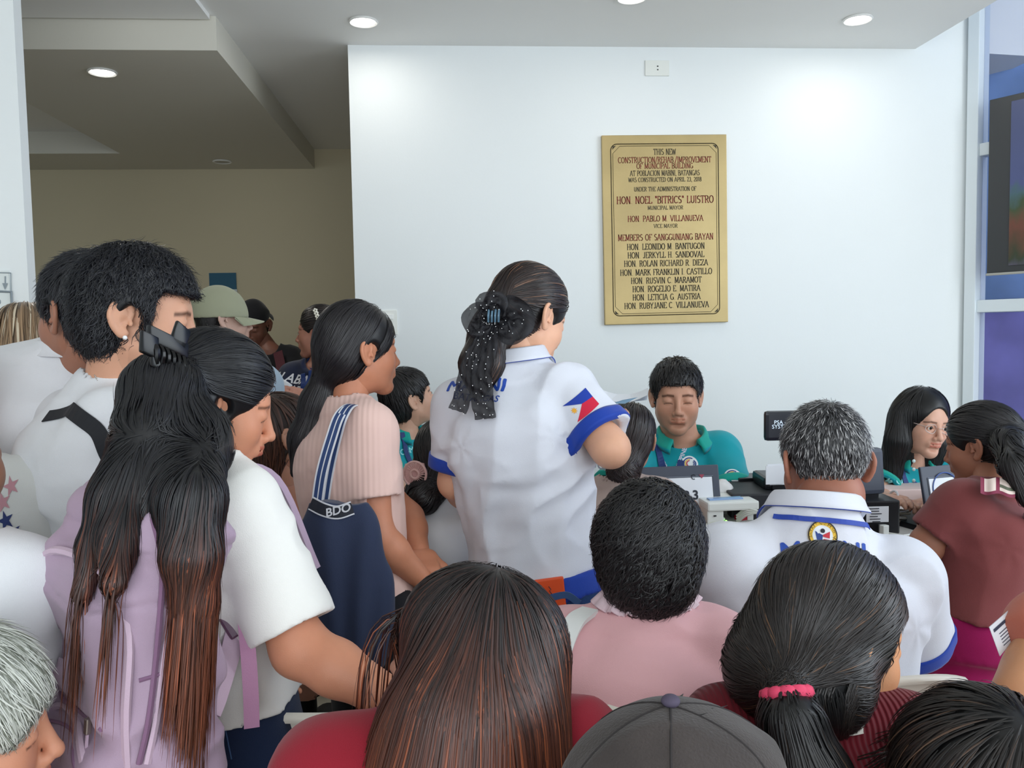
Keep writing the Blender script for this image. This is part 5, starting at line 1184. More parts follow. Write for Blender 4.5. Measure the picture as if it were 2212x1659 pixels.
bagline([(300, 1470), (350, 1455), (400, 1440), (450, 1420)], .003, 'seam', LILD)
# girl with the lilac backpack
r = person('young woman in white shirt with long dark hair and claw clip, wearing the lilac backpack', (462, 884, 1.37), 72, (452, 1010, 1.35), (200, 138, 108), byaw=48, pitch=-16, fem=True, sw=.143, bw=.95, hh=.0022, hs=.89, eye=0, pelvis=(515, 1620, 1.40), shirt=cloth('cream_cotton', 232, 231, 226), trousers=NAVYJ, hem=.22, waist=.27,
           arms=(((330, 1330, 1.52), (520, 1420, 1.62)), ((648, 1400, 1.26), (872, 1525, 1.20))), sleeve=.86, sr=.068, wr=.007, shh=.005, neck_r=.048, palm=(None, V(0, .3, -1)), foldax=V(0, .2, 1))
r10 = r
cl = P(356, 800, 1.28)
def lay(px, py, up=.022, dmax=1.22):
    h_ = hit(FB_, px, py); h_ = P(px, py, dmax) if h_ is None else h_; return h_ + nz(_ORG - h_) * up
def w1flow(p, N, t):
    d = cl - p; l = np.linalg.norm(d, axis=1)[:, None]; q = (p - r10['H']) @ r10['HM']; below = np.clip((r10['H'][2] + .02 - p[:, 2]) / .07, 0, 1)[:, None] * ((q[:, 1:2] < .0) | (p[:, 2:3] < r10['H'][2] - .04)); back = np.clip((.06 - l) / .03, 0, 1)
    k = np.clip(below + back, 0, 1); return (d / (l + .01)) * (1 - k) + V(-.20, -.06, -1) * k
hair(r, 'long', n=10000, L=.23, width=.0019, h=.0035, thick=.014, front=(0, .100, -.036), fr=(.086, .074, .098), flow=w1flow, jit=.06, lift=.003, steps=14, col=(15, 16, 21), tip=(104, 58, 40), axis=(P(400, 1060, 1.2)[2], P(400, 1460, 1.2)[2]), streak=((150, 84, 58), .14, -.35), free=.02, grav=1,
     vol=[([L2W(r, (0, -.07, .03)), P(345, 850, 1.25), P(325, 940, 1.19), lay(285, 1050), lay(262, 1150), lay(245, 1260)], [.055, .048, .044, .034, .022, .012], .03),
          ([P(330, 940, 1.2), lay(240, 1080), lay(205, 1180), lay(178, 1280)], [.030, .018, .012, .008], .03),
          ([L2W(r, (0, -.05, -.03)), P(418, 960, 1.24), lay(412, 1080), lay(415, 1200), lay(420, 1300), lay(432, 1400)], [.055, .050, .036, .028, .020, .012], .03)], zfree=(P(400, 1200, 1.2)[2], P(400, 1360, 1.2)[2]), lv=.55)
# claw clip
CLM = plain('glossy_black', 10, 10, 12, .22, spec=.4); m = MB(); cc = P(352, 772, 1.235)
ux = nz(P(420, 740, 1.25) - P(340, 700, 1.2)); dn_ = nz(P(352, 830, 1.23) - P(356, 735, 1.235)); nr = nz(np.cross(ux, dn_)); nr = nr if nr[1] < 0 else -nr
for k in range(6):
    s = (k - 2.5) * .0095
    m.tube([cc + ux * s * 1.2 - dn_ * .018 + nr * .004, cc + ux * s + nr * .020, cc + ux * s * .9 + dn_ * .022 + nr * .012, cc + ux * s * .8 + dn_ * .038 - nr * .010], .0042, n=6, smooth=4)
m.box(cc - dn_ * .022 + nr * .010, V(.034, .012, .006), np.stack([ux, dn_, nr], 1), bev=.003)
m.box(cc + dn_ * .016 + nr * .014, V(.030, .010, .004), np.stack([ux, dn_, nr], 1), bev=.003)
m.box(cc - ux * .034 - dn_ * .004 + nr * .014, V(.014, .016, .005), np.stack([ux, dn_, nr], 1), bev=.003)
m.box(cc + ux * .020 - dn_ * .040 + nr * .012, V(.014, .016, .004), np.stack([nz(ux + dn_ * .3), nz(dn_ - ux * .3), nr], 1), bev=.003)
m.build('claw_clip', CLM, r['root'], smooth=True)
# trouser pocket seam
m = MB(); q = [hit(r['Ft'], *a) for a in ((455, 1560), (470, 1535), (480, 1545), (500, 1640))]; q = [a for a in q if a is not None]
if len(q) > 2: m.tube(catmull(q, 5), .0012, n=5); m.build('seam', plain('seam_blue', 60, 88, 128, .8), r['root'])

m = MB(); m.ribbon([P(455, 1540, 1.17), P(470, 1500, 1.19), P(500, 1400, 1.24), P(520, 1310, 1.27)], V(.5, -1, .1), .030, th=.002, smooth=8); m.build('lower_strap', LILL, bag, smooth=True)
m = MB(); m.box(P(510, 1335, 1.25), V(.022, .006, .024), np.stack([nz(V(.9, .3, .5)), nz(V(-.3, .9, 0)), nz(V(-.5, 0, .9))], 1), bev=.004); m.build('buckle', plain('buckle_plum', 92, 62, 84, .35), bag)
m = MB(); m.ribbon([P(530, 1340, 1.235), P(537, 1420, 1.225), P(542, 1500, 1.22), P(544, 1572, 1.22)], V(.25, -1, .05), .022, th=.0015); m.build('dangling_strap', cloth('lilac_web', 176, 130, 160), bag, smooth=True)
m = MB(); m.tube([bl(-.03, .06, .255), bl(-.025, .03, .30), bl(.03, .03, .30), bl(.035, .06, .255)], .010, n=8, smooth=5, flat=.5); m.build('grab_handle', LIL, bag, smooth=True)
for s in (-1, 1):
    X = r10['C'] + r10['R'] * (s * .055 - .012); U_, F2 = r10['U'], r10['F']
    m = MB(); m.ribbon([bl(s * .07, .075, .20), X + U_ * .045 - F2 * .09, X + U_ * .062 - F2 * .01, X + U_ * .02 + F2 * .085, X - U_ * .14 + F2 * .125 + r10['R'] * s * .03], np.array([-F2, U_ - F2, U_, U_ + F2, F2]) * 1., .045, th=.005); m.build('shoulder_strap', LIL, bag, smooth=True)


# front woman with long brown hair
r = person('seated woman with long straight brown and copper hair, seen from behind in front', (1006, 1434, 1.03), -64, (985, 1560, 1.02), (186, 136, 116), fem=True, hs=.87, sw=.205, bw=1.1, byaw=-8, pitch=4, hh=.0030, pelvis=(985, 2240, 1.02), shirt=REDC, trousers=DARKT, thl=0.25, legs='sit', arms=(((640, 1960, 1.05), (720, 2060, 1.3)), ((1200, 2000, 1.05), (1150, 2100, 1.3))), shh=.006, neck_r=.05)
wh = L2W(r, (.010, -.040, .14)); r11 = r
def w4flow(p, N, t):
    d = p - wh; l = np.linalg.norm(d[:, :2], axis=1)[:, None]; d = d / (np.linalg.norm(d, axis=1)[:, None] + .01); k = np.clip((wh[2] - .03 - p[:, 2]) / .06, 0, 1)[:, None]
    side = np.sign(p[:, :1] - wh[0]) * .10 * k; v = d * (1 - k) + V(0, 0, -1) * (.25 + k); v[:, :1] += side; return v
hair(r, 'long', n=14000, L=.40, width=.0019, h=.004, thick=.012, front=(0, .100, -.036), fr=(.082, .074, .104), flow=w4flow, jit=.05, lift=.004, steps=16, col=(26, 20, 21), tip=(88, 48, 34), axis=(P(1035, 1270, 1.0)[2], P(1035, 1660, .95)[2]), streak=((140, 76, 48), .10, -.3), ears=False, cheek=True, cullc=False, free=.03, var=.4, lv=.3,
     vol=[([L2W(r, (0, -.055, .02)), P(1020, 1560, .95), P(990, 1760, .94), P(980, 1980, .95)], [.078, .078, .088, .08], .05),
          ([L2W(r, (-.01, -.06, -.05)), P(935, 1590, .97), P(870, 1760, .98), P(840, 1950, .98)], [.050, .050, .056, .04], .04),
          ([L2W(r, (.05, -.03, -.02)), P(1100, 1570, .98), P(1150, 1750, .98), P(1175, 1980, .98)], [.050, .048, .050, .04], .04)])
# front right woman with low ponytail
r = person('seated woman with black hair in a low pink scrunchie and dark red ribbed top', (1792, 1398, 1.14), 70, (1765, 1510, 1.12), (204, 146, 106), fem=True, hs=.98, sw=.168, bw=1.05, byaw=10, pitch=-12, hh=.0026, pelvis=(1770, 2160, 1.12), shirt=DRED, trousers=DARKT, thl=0.22, legs='sit', arms=(((1560, 1900, 1.15), (1600, 2000, 1.35)), ((1980, 1900, 1.15), (1950, 2000, 1.35))), shh=.0055, neck_r=.05, wr=.004)
r12 = r; tie = P(1698, 1490, 1.015)
hair(r, 'tail', n=9000, L=.16, width=.0022, h=.0038, tie=tie, lift=.003, jit=.08, thick=.013, steps=12, face=(.12, .055), box=((0, .118, -.06), (.12, .085, .125), .03), col=(13, 13, 15), tip=(36, 30, 28), streak=((84, 60, 42), .03, -.2), ears=False,
     vol=[([L2W(r, (0, -.085, -.03)), P(1765, 1475, 1.08), tie], [.070, .055, .016], .04), ([tie, P(1712, 1560, .99), P(1745, 1680, .98), P(1790, 1800, .99)], [.014, .034, .046, .03], .012)],
     flow=lambda p, N, t, tt=tie: np.where(((p[:, 2] < tt[2] + .004) & (np.abs(p[:, 0] - tt[0]) < .09) & (p[:, 1] < tt[1] + .03))[:, None], V(.25, -.1, -1), (tt - p) / (np.linalg.norm(tt - p, axis=1)[:, None] + .02)))
m = MB(); tn = nz(P(1712, 1560, 1.0) - tie); a_ = nz(np.cross(tn, V(0, 1, 0))); b2 = np.cross(tn, a_)
m.tube([tie + tn * .004 + (a_ * math.cos(t) + b2 * math.sin(t)) * (.024 + .002 * math.sin(t * 11)) for t in np.linspace(0, 6.283, 60)], .0085, n=8); m.build('scrunchie', plain('pink_scrunchie', 214, 66, 100, .7), r['root'], smooth=True)
m = MB(); WC = plain('inner_collar', 214, 208, 198, .8)
vs = []; 
for i in range(41):
    a = 2 * math.pi * i / 40; dr = V(math.cos(a), math.sin(a), 0); vs += [r['nb'] + dr * .058 + V(0, 0, .022), r['nb'] + dr * .074 + V(0, 0, .006), r['nb'] + dr * .080 - V(0, 0, .012)]
mesh('inner_collar', vs, [(i * 3 + j, (i + 1) * 3 + j, (i + 1) * 3 + j + 1, i * 3 + j + 1) for i in range(40) for j in range(2)], WC, r['root'])
m = MB(); q = [hit(r['Fs'], *a) for a in ((1826, 1512), (1815, 1530), (1803, 1548), (1792, 1566))]; q = catmull([a for a in q if a is not None], 4)
for i, p in enumerate(q[:-1]):
    t_ = nz(q[i + 1] - p); s_ = nz(np.cross(t_, V(0, -1, .3))); m.tube([p + V(0, -.003, .002) + t_ * .0045 * math.cos(a) + s_ * .003 * math.sin(a) for a in np.linspace(0, 6.283, 10)], .0009, n=5)
m.build('necklace', plain('rose_gold', 190, 140, 110, .25, metal=.9), r['root'], smooth=True)
# dark cap at the bottom
r = person('seated person in faded dark brown cap at the bottom edge of the picture', (1470, 1840, .80), 60, (1420, 2010, .84), (170, 120, 98), hh=.005, shirt=cloth('charcoal', 40, 40, 44), trousers=DARKT, thl=0.08, legs='sit', shh=.009, pelvis=(1420, 2900, .86))
CAPM = cloth('faded_cap', 62, 56, 54, .95, bump=.6, bscale=350, var=.18, vscale=18)
hair(r, 'short', n=900, width=.004, h=.006)
c_ = cap_on(r, CAPM, False, z0=.015, tall=.130, h=.0035, wr=.006, rad=(.112, .132))
m = MB(); m.ball(L2W(r, (0, -.012, .152)), V(.009, .009, .006), 10); m.build('cap_button', plain('cap_button', 74, 66, 84, .8), c_, smooth=True)
for k in range(6):
    a0 = R(60 * k + 20); m = MB(); q = [L2W(r, ((.1135) * math.sin(p_) * math.cos(a0), -.012 + .1335 * math.sin(p_) * math.sin(a0), .020 + .1325 * math.cos(p_))) for p_ in np.linspace(.05, 1.45, 14)]; q = np.array(q)
    for _ in range(20): q = q - r['Fcap'].grad(q) * np.clip(r['Fcap'].sample(q), -.01, .01)[:, None] * .8
    m.tube(q, .0013, n=5); m.build('seam', plain('cap_seam', 44, 40, 40, .9), c_, smooth=True)
# dark hair, bottom right corner
r = person('person with dark brown hair at the bottom right corner', (2125, 1775, .92), -5, (2130, 1950, .95), (190, 140, 112), hh=.005, fem=True, shirt=cloth('charcoal', 40, 40, 44), trousers=DARKT, thl=0.08, legs='sit', shh=.009, pelvis=(2130, 2750, .95))
hair(r, 'long', n=6000, L=.16, width=.0022, h=.0045, thick=.018, jit=.15, lift=.006, ears=False, cheek=False, down=True, col=(18, 17, 18), tip=(48, 36, 30), vol=[([L2W(r, (0, -.06, 0)), L2W(r, (0, -.08, -.15))], [.095, .08], .05)], streak=((84, 62, 48), .06, .2), steps=9)
# white haired woman, bottom left corner
r = person('elderly woman with short white hair at the bottom left corner', (-98, 1600, .97), 70, (-110, 1770, .98), (196, 138, 110), hh=.0030, fem=True, hs=.95, pitch=-4, shirt=cloth('coral', 190, 110, 90), trousers=DARKT, thl=0.08, legs='sit', shh=.009, pelvis=(-80, 2500, .98))
hair(r, 'short', n=9000, L=.075, width=.0016, h=.004, thick=.016, jit=.25, lift=.006, ears=False, front=(0, .105, -.048), fr=(.090, .078, .098), col=(176, 180, 170), tip=(206, 208, 200), streak=((120, 124, 112), .22, .5), var=.22, basemul=.7, steps=8)
# left edge: two sleeves of people mostly outside the picture
FLO = cloth('floral_white', 214, 216, 214); 
r = person('person in white blouse with dark blue floral print at the left edge', (-150, 840, 1.55), 10, (-75, 1010, 1.52), (180, 130, 106), hh=.006, sw=.17, shirt=FLO, trousers=DARKT, shh=.007, sleeve=.9, sr=.078, fem=True)
FM = plain('flower_navy', 44, 58, 110, .8); FM2 = plain('flower_rose', 190, 140, 150, .8); k = 0
for (px, py, mt) in ((12, 1125, FM), (28, 1150, FM), (6, 1085, FM2), (24, 1050, FM2), (36, 1200, FM), (14, 1190, FM2), (44, 1215, FM), (8, 1235, FM2)):
    h_ = hit(r['Fs'], px, py)
    if h_ is not None:
        pts = [(.016 * (1 if i % 2 else .45) * math.cos(i * 1.2566 / 2 * 2 + px), .018 * (1 if i % 2 else .45) * math.sin(i * .6283 + py)) for i in range(10)]
        decal(r['Fs'], np.array([(0, 0)] + [(.014 * (1 if i % 2 else .4) * math.cos(i * .6283), .018 * (1 if i % 2 else .4) * math.sin(i * .6283)) for i in range(10)]), [(0, i + 1, (i + 1) % 10 + 1) for i in range(10)], h_, V(1, 0, 0), V(0, 0, 1), V(.3, -1, 0), mt, 'printed_flower', r['root'])
r = person('person in plain white shirt at the left edge above the white haired woman', (-150, 1010, 1.2), 10, (-95, 1175, 1.2), (180, 130, 106), hh=.006, sw=.155, legs='stand', shirt=WHITE_T, trousers=DARKT, shh=.007, sleeve=.9, sr=.07, arms=(None, ((30, 1420, 1.2), (20, 1600, 1.1))), pelvis=(-95, 1800, 1.2))
# right edge: bare arm of a person outside the picture
r = person('seated person past the right edge, bare arm holding a leaflet', (2420, 1120, 1.3), -10, (2400, 1260, 1.3), (196, 142, 104), hh=.006, sw=.17, shirt=cloth('coral', 190, 110, 90), trousers=DARKT, thl=0.1, legs='sit', shh=.008, sleeve=.25, arms=(((2215, 1510, 1.22), (2275, 1385, 1.33)), None), pelvis=(2420, 1900, 1.35))

# ---------------------------------------------------------------- furniture and things
# counter table
TZ = .785
t0 = P(1100, 1180, 2.55); tA = V(P(1000, 1180, 2.50)[0], t0[1], 0)
tb = empty('counter_table', V(1.2, 2.75, 0), 'long white counter table in front of the seated staff', 'table')
XA, XB, YA, YB = -.42, 2.35, 2.50, 2.98
TOPM = plain('table_top', 222, 226, 226, .35)
bx(XA, XB, YA, YB, TZ - .035, TZ, bev=.004).build('tabletop', TOPM, tb)
bx(XA + .1, XB - .1, 2.735, 2.75, .12, TZ - .04).build('shade_sheet', plain('shade_black', 26, 27, 32, .6), tb)  # added black sheet standing in for the darkness under the table
for x in (XA + .06, .8, XB - .06):
    for y in (YA + .06, YB - .05): bx(x - .02, x + .02, y - .02, y + .02, 0, TZ - .035, bev=.003).build('leg', plain('leg_grey', 120, 122, 126, .4), tb)
def T(px, py, z=None):   # point on the table (or at a height above it) seen through that pixel
    return on_plane(px, py, (0, 0, TZ if z is None else TZ + z), (0, 0, 1))
def yawM(a, pitch=0): return np.array(Matrix.Rotation(R(a), 3, 'Z') @ Matrix.Rotation(R(pitch), 3, 'X'))
BLKP = plain('black_plastic', 26, 28, 33, .35); BLK3 = plain('black_matte', 34, 36, 42, .55); WP = plain('white_plastic', 226, 230, 226, .35); PAPER = plain('paper', 226, 230, 236, .7); INKB = plain('ink', 34, 38, 50, .6); SLATE = plain('slate_plastic', 62, 68, 82, .45)
def laptop(px0, py0, px1, py1, d, yaw, label, hgt=.205, w=.36):
    c = P((px0 + px1) / 2, (py0 + py1) / 2, d); M = yawM(yaw, -12); top = P((px0 + px1) / 2, py0, d)
    cz = c.copy(); cz[2] = top[2] - hgt / 2; base = V(cz[0], cz[1], TZ); cz[2] = max(cz[2], TZ + hgt / 2 - .003)
    root = empty('laptop', base, label, 'laptop')
    m = MB(); m.box(cz, V(w / 2, .005, hgt / 2), M, bev=.004); m.build('lid', SLATE, root)
    kb = MB(); kc = cz - M @ V(0, 0, hgt / 2) + yawM(yaw) @ V(0, .12, 0); kc[2] = TZ + .010; kb.box(kc, V(w / 2, .12, .009), yawM(yaw), bev=.003); kb.build('keyboard_base', BLKP, root)
    f = lambda x, z, o=.0062: cz + M @ V(x, -o, z)
    s = MB(); s.box(cz + M @ V(-.0, -.0058, -.012), V(w / 2 - .025, .0012, hgt / 2 - .026), M); s.build('taped_sheet', PAPER, root)
    e = MB(); a_, b_ = w / 2 - .022, hgt / 2 - .023; q = [f(-a_, b_ - .012), f(a_, b_ - .012), f(a_, -b_ - .012), f(-a_, -b_ - .012), f(-a_, b_ - .012)]; e.tube(q, .0016, n=4); e.build('plastic_sleeve', plain('sleeve_grey', 120, 128, 140, .3), root)
    return root, f
def flat_text(tx, size, f, x, z, matl, root, name='lettering', bold=0, o=.0085):
    t, fc = text2d(tx, size, bold=bold); mesh(name, [f(x + a[0], z + a[1], o) for a in t], fc, matl, root, smooth=False)
lap, f = laptop(1318, 1014, 1556, 1090, 2.62, 3, 'slate laptop with STEP 3 sheet taped on its lid, in front of the teal man')
flat_text('STEP 3', .040, f, .050, .008, INKB, lap, bold=.0012); flat_text('NG', .036, f, .128, -.045, INKB, lap, bold=.001)
m = MB(); m.tube([f(.095 + .007 * math.cos(a), .066 + .007 * math.sin(a), .0085) for a in np.linspace(.6, 5.2, 14)], .0012, n=4); m.build('printed_mark', INKB, lap)
m = MB(); m.add([f(.112, .073, .009), f(.130, .073, .009), f(.121, .060, .009)], [(0, 2, 1)]); m.build('printed_mark', plain('mark_red', 150, 60, 80, .6), lap)
lap2, f = laptop(2022, 1010, 2157, 1130, 2.58, 14, 'slate laptop with round blue stamp sheet, in front of the woman with glasses', hgt=.205, w=.34)
m = MB(); m.tube([f(-.085 + .050 * math.cos(a), .030 + .050 * math.sin(a), .0085) for a in np.linspace(0, 6.283, 40)], .002, n=4); m.build('printed_ring', plain('ring_blue', 70, 96, 160, .6), lap2)
flat_text('DPO', .026, f, -.085, .030, plain('ring_blue', 70, 96, 160, .6), lap2, bold=.0005)
# white network box with cables
nb_ = empty('network_box', T(1590, 1165), 'white plastic network box raised over cables on the counter', 'device')
c = P(1582, 1112, 2.56); c0 = V(c[0], c[1] + .07, TZ + .088)
m = MB(); m.box(c0, V(.082, .075, .014), yawM(2), bev=.006); m.box(c0 - V(.055, .0, .036), V(.026, .07, .030), yawM(2), bev=.004); m.box(c0 + V(.070, .02, -.048), V(.010, .05, .040), yawM(2), bev=.002); m.build('housing', WP, nb_)
m = MB(); m.box(c0 + V(-.055, -.0715, -.028), V(.004, .002, .0018)); m.build('port_slot', BLKP, nb_)
sw2 = empty('network_switch', V(c0[0] - .02, c0[1], TZ), 'small grey network switch with glowing green lights under the white box', 'device')
m = MB(); m.box(V(c0[0] + .005, c0[1] + .01, TZ + .018), V(.075, .055, .016), bev=.003); m.build('housing', plain('switch_grey', 176, 180, 176, .4), sw2)
m = MB(); 
for i in range(10):
    for j in range(2): m.box(V(c0[0] - .055 + .0125 * i, c0[1] - .0455, TZ + .012 + .012 * j), V(.0035, .001, .003))
m.build('port', BLKP, sw2, kind='stuff')
LEDM = mat('led_green', rgb(120, 255, 90), .4, emit=rgb(130, 255, 90), estr=3)
for dx, dz in ((-.065, .048), (-.028, .040), (-.016, .040)): m = MB(); m.ball(V(c0[0] + dx, c0[1] - .06, TZ + dz), .0032, 6); m.build('indicator_light', LEDM, sw2, smooth=True)
def cable(name, label, pts, rad, matl, group=None, sm=8):
    m = MB(); m.tube(catmull(pts, sm), rad, n=7); return m.build(name, matl, None, smooth=True, label=label, cat='cable', group=group)
CW = plain('cable_white', 205, 208, 200, .45); CK = plain('cable_black', 26, 27, 30, .5)
for i in range(4):
    p = V(c0[0] + .02, c0[1] - .05, TZ); cable('network_cable', 'white network cable looping out from under the white network box', [p + V(0, .0, .03 + .008 * i), p + V(.03, -.02, .06 + .006 * i), p + V(.08 + .008 * i, -.02, .062 - .004 * i), p + V(.13, .0, .03), p + V(.16, .05, .005 + .004 * i)], .0035, CW, 'loops of white network cable')
cable('network_cable', 'thick grey white cable running left across the small network switch', [V(c0[0] - .02, c0[1] - .05, TZ + .045), V(c0[0] - .07, c0[1] - .07, TZ + .035), V(c0[0] - .13, c0[1] - .05, TZ + .01)], .006, CW)
cable('power_cable', 'black power cable hanging over the counter edge by the switch', [V(c0[0] - .11, c0[1] - .04, TZ + .045), V(c0[0] - .06, c0[1] - .075, TZ + .02), V(c0[0] - .055, YA - .012, TZ - .01), V(c0[0] - .055, YA - .012, TZ - .06)], .004, CK)
m = MB(); m.box(V(c0[0] - .075, c0[1] - .085 if c0[1] - .085 > YA + .02 else YA + .02, TZ + .014), V(.014, .01, .013), yawM(15), bev=.003); m.box(V(c0[0] - .045, YA + .02, TZ + .012), V(.012, .008, .010), yawM(-20), bev=.003); m.build('power_plugs', CK, None, label='black power plugs on the counter edge by the switch', cat='plug')
m = MB(); m.box(V(c0[0] + .045, c0[1] - .02, TZ + .035), V(.016, .014, .012), yawM(20), bev=.003); m.build('adapter', plain('red_plastic', 170, 30, 50, .4), None, label='small red adapter among the white cables', cat='adapter')
m = MB(); m.box(c0 + V(-.01, -.03, .0165), V(.055, .012, .0025), yawM(4), bev=.001); m.build('pen_case', plain('clear_blue', 140, 170, 210, .2), None, label='thin clear blue case lying on the white network box', cat='case')
# tissue
TF = Fld(P(1580, 1060, 2.7) - .14, P(1580, 1060, 2.7) + .14, .005); tc_ = P(1582, 1078, 2.74); tc_[2] = TZ + .03
TF.ell(tc_, V(.085, .05, .055), k=0); TF.ell(tc_ + V(-.035, 0, .055), V(.035, .03, .045), k=.02); TF.wrinkle(folds(V(.3, 0, 1), .016, freq=22, stretch=.7), .02); TF.cut((0, 0, TZ + .001), (0, 0, -1))
v, q = TF.nets(); tag(mesh('crumpled_plastic_bag', v, q, plain('thin_plastic', 226, 226, 226, .3)), 'crumpled white plastic bag behind the network box', 'bag')
# cash box, cards, scanner, pole display
cb = empty('cash_box', P(1650, 1100, 2.75) * V(1, 1, 0) + V(0, 0, TZ), 'black metal cash box beside the crumpled plastic bag', 'box')
cc = P(1668, 1075, 2.72); cc = V(cc[0], cc[1] + .03, TZ + .055)
m = MB(); m.box(cc, V(.15, .12, .055), yawM(-6), bev=.006); m.build('box_body', BLK3, cb); m = MB(); m.box(cc + V(.06, .01, .075), V(.09, .08, .020), yawM(-6), bev=.012); m.build('stand_base', BLKP, cb)
st_ = empty('pole_display', cc + V(.06, .01, .095), 'black pole display reading PSA beside the grey haired man', 'display')
pc_ = P(1711, 919, 2.72); m = MB(); m.box(pc_, V(.092, .014, .049), yawM(-4), bev=.012); dsp = m.build('display_head', SLATE if False else plain('display_black', 32, 35, 44, .25), st_)
m = MB(); m.tube([pc_ - V(-.01, -.005, .045), V(pc_[0] + .01, pc_[1] + .005, cc[2] + .09)], .011, n=12); m.build('pole', WP, st_, smooth=True)
DT = mat('display_text', rgb(190, 205, 225), .4, emit=rgb(190, 205, 225), estr=.6)
f = lambda x, z, o=.0148: pc_ + yawM(-4) @ V(x, -o, z)
flat_text('PSA - CIVI', .018, f, -.025, .012, DT, st_, o=.0148); flat_text('SYSTEM', .018, f, -.040, -.002, DT, st_, o=.0148)
cs = empty('card_stack', cc + V(.02, -.05, .095), 'stack of white cards standing beside the grey haired man', 'cards')
for k in range(5):
    m = MB(); p = P(1671 + 3 * k, 1026 - 2 * (k % 3), 2.66 + .004 * k); m.box(p, V(.026, .0012, .030 + .002 * (k % 2)), yawM(3 - k)); m.build('card', PAPER, cs)
m = MB(); m.box(cc + V(.02, -.04, .078), V(.035, .03, .022), bev=.004); m.build('card_holder', BLKP, cs)
m = MB(); m.box(P(1640, 1030, 2.9), V(.09, .05, .006), yawM(0, 0), bev=.003); m.box(P(1640, 1043, 2.9), V(.09, .05, .008), bev=.003); m.build('document_tray', BLKP, None, label='black stacked document tray behind the cash box', cat='tray')
m = MB(); b0 = P(1640, 1048, 2.9); m.box(V(b0[0], b0[1], (b0[2] + TZ) / 2), V(.08, .04, (b0[2] - TZ) / 2), bev=.003); m.build('tray_stand', BLK3, None, label='dark box under the document tray behind the cash box', cat='box')
# terminal + printer on the right of the grey man
pt = empty('card_terminal', P(1885, 1060, 2.66), 'tall dark terminal standing on the black printer', 'terminal')
ppc = P(1868, 1098, 2.6); pz = TZ + .055
m = MB(); m.box(V(ppc[0], ppc[1], pz + .128), V(.048, .03, .072), yawM(6, -6), bev=.014); m.build('terminal_body', SLATE, pt)
m = MB(); m.box(V(ppc[0], ppc[1] + .0, pz + .058), V(.03, .03, .012), bev=.003); m.build('terminal_foot', BLKP, pt)
pr = empty('receipt_printer', V(ppc[0], ppc[1], TZ), 'black receipt printer with white specification sticker', 'printer')
m = MB(); m.box(V(ppc[0], ppc[1], pz - .003), V(.075, .075, .052), yawM(-3), bev=.006); m.build('printer_body', BLKP, pr)
m = MB(); m.box(V(ppc[0] - .0, ppc[1] - .0775, pz + .008), V(.034, .001, .024), yawM(-3)); sk_ = m.build('sticker', PAPER, pr)
m = MB()
for k in range(6): m.box(V(ppc[0] - .012 + .004 * (k % 3), ppc[1] - .0792, pz + .026 - .008 * k), V(.016 - .004 * (k % 2), .0004, .0012), yawM(-3))
m.box(V(ppc[0] + .022, ppc[1] - .0792, pz + .018), V(.005, .0004, .005), yawM(-3)); m.build('sticker_print', INKB, sk_, kind='stuff')
m = MB(); m.box(V(ppc[0] + .012, ppc[1] - .082, pz - .036), V(.008, .006, .014), bev=.002); m.build('cable_plug', plain('plug_grey', 140, 142, 146, .4), pr)
rs = np.random.RandomState(5)
for k in range(4):
    b0 = T(1940, 1145) + V(0, .06, 0); q = [b0 + V(-.07 + rs.rand() * .03, .03 * rs.rand(), .02 + .012 * k)] + [b0 + V(.05 * math.cos(a) + .012 * k, .03 * math.sin(a) + .03 * rs.rand(), .012 + .008 * k + .012 * rs.rand()) for a in np.linspace(3, -4, 7)] + [b0 + V(.10, .02, .006)]
    cable('coiled_cable', 'coiled pale cable heaped between the receipt printer and the round stamp laptop', q, .0035, CW if k % 2 else plain('cable_sand', 160, 156, 140, .5), 'coiled cables by the laptop', 6)
m = MB(); b0 = T(1925, 1165) + V(0, .02, 0); m.box(b0 + V(0, .02, .018), V(.012, .008, .016), yawM(20), bev=.003); m.tube([b0 + V(.012, .02, .008), b0 + V(.05, .0, .005), b0 + V(.09, .01, .005)], .0035, n=6); m.build('white_plug', WP, None, label='white plug lying on the counter below the coiled cables', cat='plug')
m = MB(); m.box(T(1955, 1085) + V(0, 0, .030), V(.10, .07, .030), yawM(-5), bev=.003); o_ = m.build('form_box', plain('form_red_white', 222, 200, 196, .5), None, label='low white and pink box of forms under the typing hands', cat='box')
# printer near the teal man on the left
m = MB(); m.box(V(-.02, 2.86, TZ + .055), V(.12, .09, .055), bev=.01); m.build('desk_printer', WP, None, label='white office machine on the counter left of the teal man', cat='printer')
m = MB(); b0 = T(866, 1060); m.box(V(b0[0], 2.80, TZ + .045), V(.10, .10, .045), bev=.005); m.build('black_case', BLK3, None, label='black case on the counter before the teal man on the left', cat='case')
# handheld fan
fn = P(896, 1024, 2.28); fan = empty('handheld_fan', fn - V(0, 0, .16), 'pink handheld fan held beside the low black bun', 'fan'); FP = plain('fan_pink', 226, 186, 180, .45)
def fpnt(r_, a, o=0): return fn + V(r_ * math.cos(a) * .92, o - r_ * math.cos(a) * .3, r_ * math.sin(a))
for rad, t_ in ((.034, .0035), (.012, .004)): m = MB(); m.tube([fpnt(rad, a) for a in np.linspace(0, 6.283, 32)], t_, n=6); m.build('guard_ring', FP, fan, smooth=True)
for k in range(24): m = MB(); a = k * math.pi / 12; m.tube([fpnt(.011, a), fpnt(.034, a + .25)], .0011, n=4); m.build('spoke', FP, fan, smooth=True)
m = MB(); m.box(fn + V(0, .014, 0), V(.028, .008, .028), bev=.007); m.build('motor_housing', plain('fan_back', 214, 168, 164, .5), fan); m = MB(); m.tube([fn - V(0, -.01, .03), fn - V(0, -.01, .13)], [.010, .013], n=12); m.build('handle', FP, fan, smooth=True)
